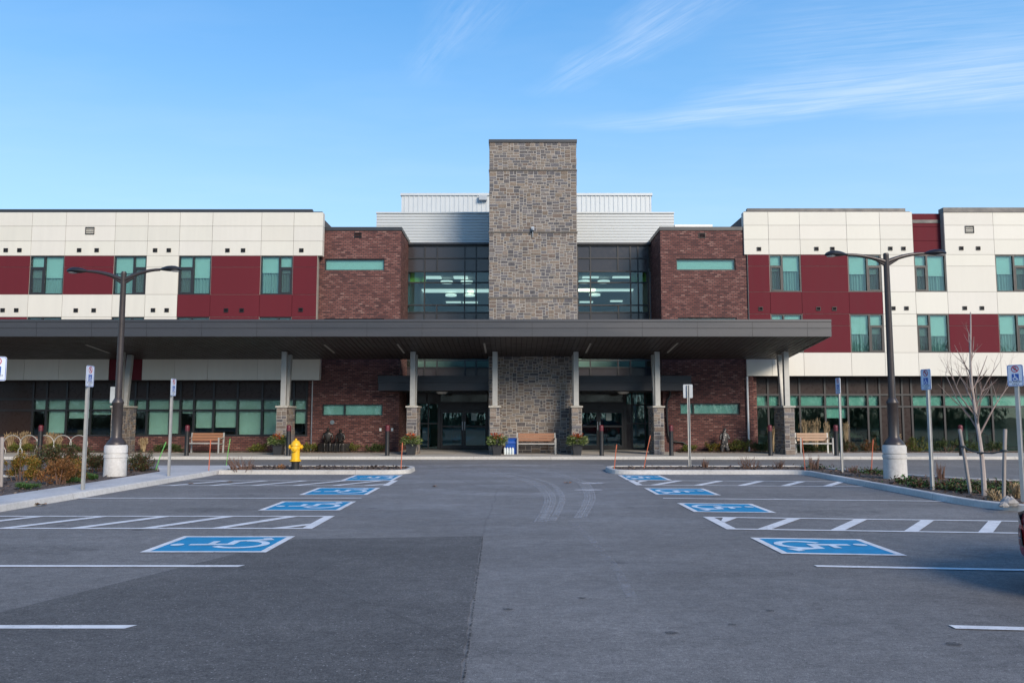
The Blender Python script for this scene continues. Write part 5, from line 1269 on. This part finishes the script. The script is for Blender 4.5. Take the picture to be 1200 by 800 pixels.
b.build('flange_bolts',HBLK,o)

# ------------------------------------------------------------------ snow markers
def marker(px0,py0,px1,py1,zb,mat,label):
    q=G(px0,py0,zb); t=P(px1,py1,q.y); mb=MB(); d=Vector((t.x-q.x,.02,t.z-zb)); 
    mb.tube([(0,0,-.1),d*.5,d],[.013,.013,.013],8); mb.tube([d*.80,d*.96],[.016,.016],8)
    o=mb.build('snow_marker',mat); o.location=(q.x,q.y,zb); tag(o,label,'snow marker','slim snow marker stakes along the kerbs')
marker(244.5,551.5,246.6,515,.11,ORANGE,'orange marker stake at the left end of the left island')
marker(469.8,549,471.5,518.5,.11,ORANGE,'orange marker stake at the right tip of the left island by a planter')
marker(719.5,549,722.7,520.5,.11,ORANGE,'upright orange marker stake at the left tip of the right island')
marker(754,547.5,762.3,510,.11,ORANGE,'leaning orange marker stake before the pier on the right island')
marker(943.8,551,940,513,.11,ORANGE,'orange marker stake in front of the right bench')
marker(1020.7,554,1023.5,514.6,.10,ORANGE,'orange marker stake just left of the right lamp post footing')
marker(181.5,549.5,194.3,517.5,.118,GREEN,'leaning green marker stake near the left lamp post')
marker(264.8,545,269.5,513.7,.0,GREEN,'green marker stake in front of the left bench')

# ------------------------------------------------------------------ bike hoops
YH=34.3
for i,px in enumerate((14,33.5,52.5,73,92)):
    x=PX(px,525,YH); mb=MB(); r=.365; pts=[(-r*.72,0,-.02)]
    pts+= [(r*1.02*math.cos(math.radians(a)),0,.40+.36*math.sin(math.radians(a))) for a in range(225,-46,-15)]+[(r*.72,0,-.02)]
    mb.tube(pts,.018,8)
    o=mb.build('bike_hoop',GALV,smooth=True); o.location=(x,YH,SZ); o.rotation_euler=(0,0,.0)
    tag(o,'grey steel hoop bike rack, %s by the left storefront'%('leftmost hoop','second hoop from the left','third hoop beside the bollard','fourth hoop from the left','rightmost hoop')[i],'bike rack','hoop bike racks in a row')

# ------------------------------------------------------------------ sculptures
def skin_figure(name,verts,edges,mat,parent,sub=1):
    me=bpy.data.meshes.new(name); me.from_pydata([v[:3] for v in verts],edges,[]); ob=bpy.data.objects.new(name,me); COL.objects.link(ob)
    sk=ob.modifiers.new('Skin','SKIN'); 
    if not me.skin_vertices: me.skin_vertices.new()
    for sv,v in zip(me.skin_vertices[0].data,verts): r=v[3]; sv.radius=(r,r) if not isinstance(r,tuple) else r
    me.skin_vertices[0].data[0].use_root=True
    ss=ob.modifiers.new('Sub','SUBSURF'); ss.levels=sub; ss.render_levels=sub
    dg=bpy.context.evaluated_depsgraph_get(); dg.update(); m2=bpy.data.meshes.new_from_object(ob.evaluated_get(dg)); bpy.data.objects.remove(ob)
    m2.materials.clear(); m2.materials.append(mat)
    for p in m2.polygons: p.use_smooth=True
    o=bpy.data.objects.new(name,m2); COL.objects.link(o); o.parent=parent; return o
def seated(parent,ox,turn,sc_=1.0):
    V=[(0,0,.48,.13),(0,-.02,.68,.135),(0,-.03,.90,.13),(0,-.05,1.04,.06),(0,-.08,1.14,.095),(0,-.09,1.24,.085)]
    E=[(0,1),(1,2),(2,3),(3,4),(4,5)]
    for s in (-1,1):
        n=len(V); V+= [(s*.10,-.05,.46,.095),(s*.14,-.40,.47,.075),(s*.13,-.42,.10,.05),(s*.13,-.52,.04,.045)]; E+=[(0,n),(n,n+1),(n+1,n+2),(n+2,n+3)]
        n=len(V); V+= [(s*.19,-.03,.93,.07),(s*.25,-.08,.68,.05),(s*.12,-.30,.60,.04),(s*.08,-.36,.57,.04)]; E+=[(2,n),(n,n+1),(n+1,n+2),(n+2,n+3)]
    c,s_=math.cos(turn),math.sin(turn); V=[((v[0]*c-v[1]*s_)*sc_+ox,(v[0]*s_+v[1]*c)*sc_,v[2]*sc_,v[3]*sc_) for v in V]
    return skin_figure('figure',V,E,BRONZE,parent,2)
q=wall_pt(390,35.45); o=empty('bronze_sculpture',(q.x,q.y,SZ),'dark bronze sculpture of two seated figures before the left brick wall','sculpture')
seated(o,-.22,.15,.86); seated(o,.34,-.25,.82)
m_=MB(); m_.prism([(-.62,-.2),(-.4,-.28),(.5,-.28),(.78,-.1),(.75,.3),(-.6,.3)],0,.40); m_.build('base_block',BRONZE,o,bevel=.05)
q=wall_pt(849,35.4); o=empty('slender_sculpture',(q.x,q.y,SZ),'slender dark sculpture with pale flecks before the right brick wall','sculpture')
MARB=M('flecked_stone',(.03,.03,.032),.5); 
m,nt_,b_,_o=newmat('flecked_dark'); fl_=ramp(nt_,noise(nt_,9,3,.6,pos(nt_)),[(.56,0),(.62,1)]); nt_.links.new(mixc(nt_,fl_,(.022,.022,.024),(.36,.34,.33)),b_.inputs['Base Color']); b_.inputs['Roughness'].default_value=.5
V=[(0,0,.42,.13),(.02,0,.62,.14),(.0,0,.80,.10),(.02,-.02,.90,.05),(.02,-.03,.99,.075),(.02,-.03,1.06,.06),(-.09,0,.2,.10),(-.14,-.02,.0,.11),(.10,0,.2,.10),(.13,-.03,.0,.11),(-.16,-.02,.74,.06),(-.2,-.1,.52,.05),(.17,-.02,.72,.06),(.19,-.12,.55,.05)]
skin_figure('figure',V,[(0,1),(1,2),(2,3),(3,4),(4,5),(0,6),(6,7),(0,8),(8,9),(2,10),(10,11),(2,12),(12,13)],m,o,2)

# ------------------------------------------------------------------ sapling and stakes
q=G(1153.5,580.5,.09); tz=PZ(366,q.y,1133)-.09
TR=empty('sapling',(q.x,q.y,.09),'bare young tree with pale bark staked in the right bed','tree')
tr=MB(); lx=PX(1133,366,q.y)-q.x; Hh=tz
def trunkp(t): return Vector((lx*t*.9+.05*math.sin(t*7),.05*math.sin(t*5),Hh*t-.1*(1-t)))
tr.tube([trunkp(i/14) for i in range(15)],[.050*(1-.82*(i/14))+.002 for i in range(15)],8); tr.build('trunk',BARK,TR,smooth=True)
br_=MB(); tw=MB()
def branch(p,d,L,r,lev):
    pts=[p]; dirs=d.normalized(); n=5; cur=p; rr=[r]
    for i in range(n):
        dirs=(dirs+Vector((R.gauss(0,.10),R.gauss(0,.10),.10+R.gauss(0,.05)))).normalized(); cur=cur+dirs*L/n; pts.append(cur); rr.append(r*(1-.72*(i+1)/n))
    (br_ if lev<2 else tw).tube(pts,rr,6 if lev<1 else 5,cap=False)
    if lev<3:
        k={0:4,1:2,2:1}[lev]
        for j in range(k):
            i=R.randint(1,n); a=R.uniform(0,2*PI); dd=(pts[i]-pts[i-1]).normalized(); o1=dd.orthogonal().normalized(); o2=dd.cross(o1)
            branch(pts[i],dd+ (o1*math.cos(a)+o2*math.sin(a))*R.uniform(.45,.85),L*R.uniform(.35,.6),rr[i]*.62,lev+1)
for i in range(13):
    t=.34+.026*i if i<8 else .58+.07*(i-8); t=min(t,.95); a=i*2.4+R.uniform(-.3,.3); sp=R.uniform(.40,.66)
    L=(1.25-1.1*(t-.34)/.6)*R.uniform(.8,1.1); branch(trunkp(t),Vector((math.cos(a)*sp*1.0,math.sin(a)*sp*.8,1.0)),max(L,.22),.019*(1.2-t)+.004,0)
br_.build('branches',M('branch_bark',(.26,.20,.175),.85,var=.25),TR); tw.build('twigs',TWIG,TR)
def stake(px,py,pxt,pyt,label,zb=.09,r=.035):
    q=G(px,py,zb); t=P(pxt,pyt,q.y); mb=MB(); d=Vector((t.x-q.x,.0,t.z-zb)); mb.tube([(0,0,-.15),d*.5,d*.99,d],[r,r*.97,r*.96,r*.8],9); o=mb.build('wooden_stake',STAKE,smooth=True); o.location=(q.x,q.y,zb); tag(o,label,'tree stake','wooden tree stakes'); return q,t
s1=stake(1138,578,1124.5,502.5,'leaning grey wooden stake left of the sapling trunk'); s2=stake(1175.5,584.5,1178,502.5,'upright grey wooden stake right of the sapling trunk')
stake(1.5,570,2.5,512,'grey wooden stake at the left edge in the left bed',.1,.04)
tm=MB(); z=PZ(524,s1[0].y,1130); A_=Vector((s1[0].x+(s1[1].x-s1[0].x)*.72,s1[0].y,z+.02)); B_=Vector((q.x+lx*.25,q.y-.03,z-.09)); C_=Vector((s2[0].x+(s2[1].x-s2[0].x)*.7,s2[0].y,z-.02))
for a,b in ((A_,B_),(B_,C_)):
    tm.tube([a,a.lerp(b,.5)-Vector((0,0,.03)),b],.014,6)
tm.lathe([(.055,-.02),(.06,0),(.055,.02)],(A_.x,A_.y,A_.z),12); tm.lathe([(.055,-.02),(.06,0),(.055,.02)],(C_.x,C_.y,C_.z),12); tm.lathe([(.055,-.02),(.06,0),(.055,.02)],(B_.x,B_.y+.03,B_.z),12)
tm.build('tie_strap',M('strap_dark',(.04,.05,.055),.7),TR).location=(-TR.location.x,-TR.location.y,-TR.location.z)

# ------------------------------------------------------------------ fallen leaves, stones
def fallen(px,py,l,label):
    q=G(px,py); mb=MB()
    for k in range(5):
        a=R.uniform(0,2*PI); leaf(mb,Vector((R.uniform(-.05,.05)*l,R.uniform(-.03,.03)*l,.01)),Vector((math.cos(a),math.sin(a)*.8,.25)),.14*l,.09*l,R.choice(OR+[(.30,.17,.08)]))
    o=mb.build('fallen_leaf',LEAF); o.location=(q.x,q.y,.006); tag(o,label,'fallen leaf','fallen leaves on the asphalt')
fallen(49.5,592,1,'curled brown leaf below the left sidewalk kerb'); fallen(508,570.5,.7,'tan leaf on the driving lane left of the tyre marks'); fallen(665,566.5,.7,'orange leaf on the driving lane beside the tyre marks'); fallen(222,567.5,.6,'brown leaf on the farther left hatched aisle'); fallen(270,565.5,.6,'brown leaf beyond the hatched aisle near the left island')
for px,py,s,l in ((1183,592,.16,'pale broken rock on the kerb end near the right edge'),(1176,594,.09,'small pale stone beside the broken rock')):
    q=G(px,py,.1); mb=MB(); 
    for k in range(1):
        v=[];n=9
        for (rz_,zz_) in ((.7,0),(1,.35),(.8,.75),(.25,1)):
            for j in range(n): a=2*PI*j/n; r=rz_*s*R.uniform(.75,1.15); v.append((r*math.cos(a),r*math.sin(a)*.8,zz_*s*R.uniform(.8,1.1)))
        f=[(i*n+j,i*n+(j+1)%n,(i+1)*n+(j+1)%n,(i+1)*n+j) for i in range(3) for j in range(n)]+[tuple(range(3*n,4*n))]; mb.add(v,f)
    o=mb.build('loose_rock',M('rock_grey',(.30,.29,.28),.9,var=.25,scale=14,bmp=.6)); o.location=(q.x,q.y,.1); tag(o,l,'rock')
q=G(6,559,.1); mb=MB(); mb.prism([(-.35,-.12),(.22,-.10),(.25,.12),(-.35,.14)],.0,.04); o=mb.build('paving_slab',PEDC); o.location=(q.x,q.y,.115); tag(o,'pale flat slab lying on the mulch at the left edge','slab')

# ------------------------------------------------------------------ parked red car
def make_car(x,y,rz):
    def nx(y):
        y=abs(y); T_=((0,-.0),(.42,0),(.60,.05),(.74,.16),(.85,.40),(.9,.8))
        for (a,xa),(c_,xc) in zip(T_[:-1],T_[1:]):
            if y<=c_: return xa+(xc-xa)*(y-a)/(c_-a)
        return .8
    o=empty('parked_car',(x,y,0),'dark red car parked nose in at the right edge of the photo','car',None,rz)
    CP=M('car_red',(.42,.012,.022),.25,.0,var=.03); CP.node_tree.nodes['Principled BSDF'].inputs['Coat Weight'].default_value=.35
    CG=M('car_glass',(.012,.014,.016),.05,0,var=.02); TY=M('tyre_rubber',(.02,.02,.02),.85); RM=M('alloy',(.5,.5,.5),.3,.8); BP=M('car_black',(.015,.015,.016),.4); HL=M('headlight_clear',(.06,.065,.07),.12); TL=M('tail_red',(.35,.01,.01),.2)
    # stations along local x: 0 nose .. 4.4 tail ; (x, half width, z bottom, z belt, z hood/deck)
    st_=[(0.0,.42,.36,.56),(.05,.60,.24,.66),(.16,.74,.20,.74),(.40,.85,.19,.82),(.8,.895,.19,.90),(1.3,.905,.19,.97),(1.8,.91,.19,1.0),(2.4,.91,.19,1.0),(3.0,.91,.19,1.01),(3.6,.90,.19,1.02),(4.0,.87,.21,1.0),(4.25,.80,.26,.94),(4.38,.66,.34,.80),(4.42,.5,.42,.66)]
    body=MB(); n=14; v=[];f=[]
    for (sx,hw,zb,zt) in st_:
        for k in range(n*2):
            a=2*PI*k/(2*n); ca,sa=math.cos(a),math.sin(a); e=.42
            yy=hw*math.copysign(abs(ca)**e,ca); zz_=(zb+zt)/2+(zt-zb)/2*math.copysign(abs(sa)**e,sa); v.append((sx,yy,zz_))
    m=2*n
    for i in range(len(st_)-1):
        for k in range(m): f.append((i*m+k,i*m+(k+1)%m,(i+1)*m+(k+1)%m,(i+1)*m+k))
    f.append(tuple(range(m))); f.append(tuple(reversed(range((len(st_)-1)*m,len(st_)*m)))); body.add(v,f); B=body.build('body',CP,o,smooth='all')
    cab=MB(); pr=[(1.25,.74,.95,.96),(1.95,.66,.95,1.38),(2.5,.64,.95,1.46),(3.2,.63,.95,1.44),(3.75,.62,.95,1.30),(4.15,.66,.95,1.0)]; v=[];f=[]
    for (sx,hw,zb,zt) in pr:
        v+=[(sx,-.80,zb),(sx,-hw-.0,zt-.06*(zt-zb)),(sx,-hw+.1,zt),(sx,hw-.1,zt),(sx,hw,zt-.06*(zt-zb)),(sx,.80,zb)]
    for i in range(len(pr)-1):
        for k in range(5): f.append((i*6+k,(i+1)*6+k,(i+1)*6+k+1,i*6+k+1))
    cab.add(v,f); cab.build('window_glass',CG,o,smooth=True)
    rf_=MB(); v=[];f=[]
    for (sx,hw,zt) in ((1.93,.62,1.385),(2.5,.62,1.475),(3.2,.61,1.455),(3.76,.60,1.315)): v+=[(sx,-hw,zt-.045),(sx,-hw+.12,zt),(sx,hw-.12,zt),(sx,hw,zt-.045)]
    for i in range(3):
        for k in range(3): f.append((i*4+k,(i+1)*4+k,(i+1)*4+k+1,i*4+k+1))
    rf_.add(v,f); rf_.build('roof',CP,o,smooth=True)
    for s in (-1,1):
        pl_=MB(); pl_.tube([(1.25,s*.79,.95),(1.95,s*.665,1.36)],.035,6); pl_.tube([(2.62,s*.80,.97),(2.66,s*.655,1.42)],.04,6); pl_.tube([(4.12,s*.77,.97),(3.72,s*.635,1.29)],.05,6); pl_.build('pillar',CP,o)
        hl_=MB(); hl_.add([(0,s*.47,.58),(0,s*.68,.60),(0,s*.80,.64),(0,s*.80,.71),(0,s*.68,.69),(0,s*.50,.635)],[(0,1,4,5),(1,2,3,4)]); 
        hl_.v=[(nx(p[1])-.012,p[1],p[2]) for p in hl_.v]; hl_.build('headlight',HL,o)
        t=MB(); t.box(4.30,4.40,s*.5-.15,s*.5+.15,.68,.80); t.build('tail_lamp',TL,o,bevel=.02)
        mi=MB(); mi.lathe([(.0,0),(.07,.02),(.09,.1),(.07,.17),(0,.18)],(1.72,s*.90 if s>0 else s*.90-.18,1.02),12,'y'); mi.build('wing_mirror',CP,o,smooth=True)
        for wx in (.82,3.5):
            w_=MB(); 
            w_.lathe([(.20,-.10),(.30,-.105),(.325,-.09),(.33,0),(.325,.09),(.30,.105),(.20,.10)],(wx,s*.80,.33),28,'y'); W_=w_.build('wheel',TY,o,smooth=True)
            r_=MB(); r_.lathe([(.0,.11*s),(.05,.118*s),(.06,.09*s),(.19,.10*s),(.205,.112*s)],(wx,s*.80,.33),20,'y'); r_.build('rim',RM,W_,smooth=True)
    g=MB(); g.add([(-.012,-.40,.40),(-.012,.40,.40),(-.0,.44,.60),(-.0,-.44,.60),(-.03,-.36,.42),(-.03,.36,.42),(-.02,.40,.58),(-.02,-.40,.58)],[(4,5,6,7),(0,1,5,4),(1,2,6,5),(2,3,7,6),(3,0,4,7)]); g.build('grille',BP,o)
    for sgn in (-1,1):
        g=MB(); g.add([(0,sgn*.47,.38),(0,sgn*.64,.38),(0,sgn*.73,.41),(0,sgn*.74,.53),(0,sgn*.64,.545),(0,sgn*.50,.545)],[(0,1,4,5),(1,2,3,4)]); g.v=[(nx(p[1])-.012,p[1],p[2]) for p in g.v]; g.build('side_intake',BP,o)
        c=MB()
        for zz_ in (.455,): c.tube([(nx(y_)-.014,sgn*y_,zz_) for y_ in (.50,.58,.66,.72,.76)],.006,5)
        c.build('intake_trim',M('trim_grey',(.25,.26,.27),.35,.3),o)
    return o
make_car(5.0,7.62,0)

# ------------------------------------------------------------------ bare wood beyond the lot, behind the viewer (seen in the glass)
wd=MB()
def wood_tree(x,y,h):
    wd.tube([(x,y,-.1),(x+R.uniform(-.3,.3),y,h*.45),(x+R.uniform(-.6,.6),y+R.uniform(-.5,.5),h*.95)],[.2,.14,.03],6,cap=False)
    for k in range(26):
        t=R.uniform(.22,.92); a=R.uniform(0,2*PI); L=h*.36*(1.1-t)*R.uniform(.7,1.2); p=Vector((x,y,h*t)); e=p+Vector((math.cos(a)*L,math.sin(a)*L,L*.8)); wd.tube([p,p.lerp(e,.5)+Vector((0,0,.1)),e],[.06*(1.1-t),.04*(1.1-t),.01],4,cap=False)
        for j in range(7):
            q_=p.lerp(e,R.uniform(.35,1)); d=Vector((R.gauss(0,1),R.gauss(0,1),.7+R.gauss(0,.5))).normalized()*R.uniform(.5,1.3); wd.tube([q_,q_+d],[.016,.006],3,cap=False)
for i in range(30): wood_tree(-62+i*4.3+R.uniform(-1.2,1.2),-46+R.uniform(-7,5),R.uniform(13,19))
und=R
for k in range(14000):
    x=R.uniform(-70,70); z=R.random()**1.3*12; wd.tube([(x,-44+R.uniform(-4,4),max(z-.8,-.1)),(x+R.gauss(0,.4),-44+R.uniform(-3,3),z+.9)],[.07,.03],3,cap=False)
tag(wd.build('bare_wood',M('wood_bark',(.045,.038,.033),.9)),None,None,None,'stuff')
SUN_DIR=(25.0,150.0)
SKY_TINT=(.80,.95,1.10); SKY_CLOUD=(4.2,4.5,4.9); SKY_S=.14; SUN_E=2.3; SUN_ANG=22; EXPOSURE=0.84
# ------------------------------------------------------------------ world, sun, camera
w=bpy.data.worlds.new('World'); sc.world=w; w.use_nodes=True; nt=w.node_tree; nt.nodes.clear()
SUN_EL,SUN_AZ=SUN_DIR   # azimuth measured clockwise from +Y (view direction)
sky=nt.nodes.new('ShaderNodeTexSky'); sky.sky_type='NISHITA'; sky.sun_disc=False
sky.sun_elevation=math.radians(SUN_EL); sky.sun_rotation=math.radians(SUN_AZ); sky.altitude=200; sky.air_density=1.0; sky.dust_density=.6; sky.ozone_density=2.5
tc=nt.nodes.new('ShaderNodeTexCoord'); sep=nt.nodes.new('ShaderNodeSeparateXYZ'); nt.links.new(tc.outputs['Generated'],sep.inputs[0])
zz=math_(nt,'MAXIMUM',sep.outputs[2],.02)
# cirrus layer: direction projected on a high plane
pl=nt.nodes.new('ShaderNodeCombineXYZ'); nt.links.new(math_(nt,'DIVIDE',sep.outputs[0],zz),pl.inputs[0]); nt.links.new(math_(nt,'DIVIDE',sep.outputs[1],zz),pl.inputs[1])
def plane_uv(px,py):
    d=ray(px,py).normalized(); return d.x/d.z,d.y/d.z
def wisp(a,b,width0,width1,stren,seed,sharp=.5):
    (ax,ay),(bx,by)=plane_uv(*a),plane_uv(*b); dx,dy=bx-ax,by-ay; L=math.hypot(dx,dy); ang=math.atan2(dy,dx)
    v=mapped(nt,pl.outputs[0],loc=(-ax,-ay,0)); v=mapped(nt,v,rot=(0,0,-ang))
    s=nt.nodes.new('ShaderNodeSeparateXYZ'); nt.links.new(v,s.inputs[0])
    u=math_(nt,'DIVIDE',s.outputs[0],L)
    wob=math_(nt,'MULTIPLY',math_(nt,'SUBTRACT',noise(nt,1.3/L*2,3,.5,mapped(nt,v,loc=(seed,0,0))),.5),(width0+width1)*.9)
    t=math_(nt,'ADD',s.outputs[1],wob)
    wd=math_(nt,'ADD',width0,math_(nt,'MULTIPLY',u,width1-width0))
    r=math_(nt,'DIVIDE',t,wd)
    # sharp lower edge, feathery upper edge
    prof=ramp(nt,math_(nt,'ADD',math_(nt,'MULTIPLY',r,.25),.5),[(.18,0),(.46,.85),(.54,1),(.60,.5),(.72,0)] if sharp else [(.2,0),(.5,1),(.8,0)])
    ends=ramp(nt,math_(nt,'ADD',math_(nt,'MULTIPLY',u,.5),.25),[(.20,0),(.38,.9),(.7,1),(.95,.0)])
    stn=noise(nt,5/L*2,8,.62,mapped(nt,v,(.32,3.2,1),loc=(seed,3,0)),.6)
    st=ramp(nt,stn,[(.30,.12),(.66,1)])
    return math_(nt,'MULTIPLY',math_(nt,'MULTIPLY',math_(nt,'MULTIPLY',prof,ends),st),stren)
ws=[wisp((690,148),(1215,92),.08,.36,.36,1,1),wisp((860,60),(1200,30),.3,.6,.12,4,0),wisp((640,108),(815,0),.08,.13,.22,7,0),wisp((484,95),(560,5),.05,.12,.12,9,0)]
tot=ws[0]
for x in ws[1:]: tot=math_(nt,'ADD',tot,x)
haze=ramp(nt,noise(nt,.9,5,.6,mapped(nt,pl.outputs[0],(.8,1.6,1))),[(.45,0),(.8,.07)])
tot=math_(nt,'MINIMUM',math_(nt,'ADD',tot,haze),.9)
bg=nt.nodes.new('ShaderNodeBackground'); bg.inputs[1].default_value=SKY_S
grad=ramp(nt,sep.outputs[2],[(.0,(.52,.78,.985)),(.17,(.49,.765,.985)),(.26,(.41,.70,.98)),(.37,(.225,.545,.95)),(.48,(.115,.41,.87)),(.75,(.045,.23,.64)),(1,(.03,.17,.52))])
K=1.0/(SKY_S*2**EXPOSURE)
grad=mixc(nt,1.0,grad,(K,K,K),'MULTIPLY')
tint=mixc(nt,.74,mixc(nt,1.0,sky.outputs[0],SKY_TINT,'MULTIPLY'),grad)
colr=mixc(nt,tot,tint,SKY_CLOUD)
nt.links.new(colr,bg.inputs[0]); wo=nt.nodes.new('ShaderNodeOutputWorld'); nt.links.new(bg.outputs[0],wo.inputs[0])
sl=bpy.data.lights.new('sun','SUN'); sl.energy=SUN_E; sl.angle=math.radians(SUN_ANG); sl.color=(1,.86,.70)
so_=bpy.data.objects.new('sun',sl); COL.objects.link(so_)
az=math.radians(SUN_AZ); el=math.radians(SUN_EL)
sd=Vector((math.sin(az)*math.cos(el),math.cos(az)*math.cos(el),math.sin(el)))
so_.rotation_euler=sd.to_track_quat('Z','Y').to_euler(); so_.location=sd*60
cd=bpy.data.cameras.new('camera'); cd.sensor_width=36; cd.lens=36*F_PX/1200; cd.clip_end=3000; cd.clip_start=.1
co=bpy.data.objects.new('camera',cd); COL.objects.link(co); co.location=(0,0,H); co.rotation_euler=(PI/2+PITCH,0,0); sc.camera=co
sc.view_settings.view_transform='Standard'; sc.view_settings.look='None'; sc.view_settings.gamma=1; sc.view_settings.exposure=EXPOSURE
sc.render.engine='CYCLES'; sc.cycles.use_denoising=True
try: sc.cycles.denoiser='OPENIMAGEDENOISE'
except Exception: pass
sc.cycles.max_bounces=8; sc.cycles.transparent_max_bounces=16; sc.cycles.sample_clamp_indirect=6
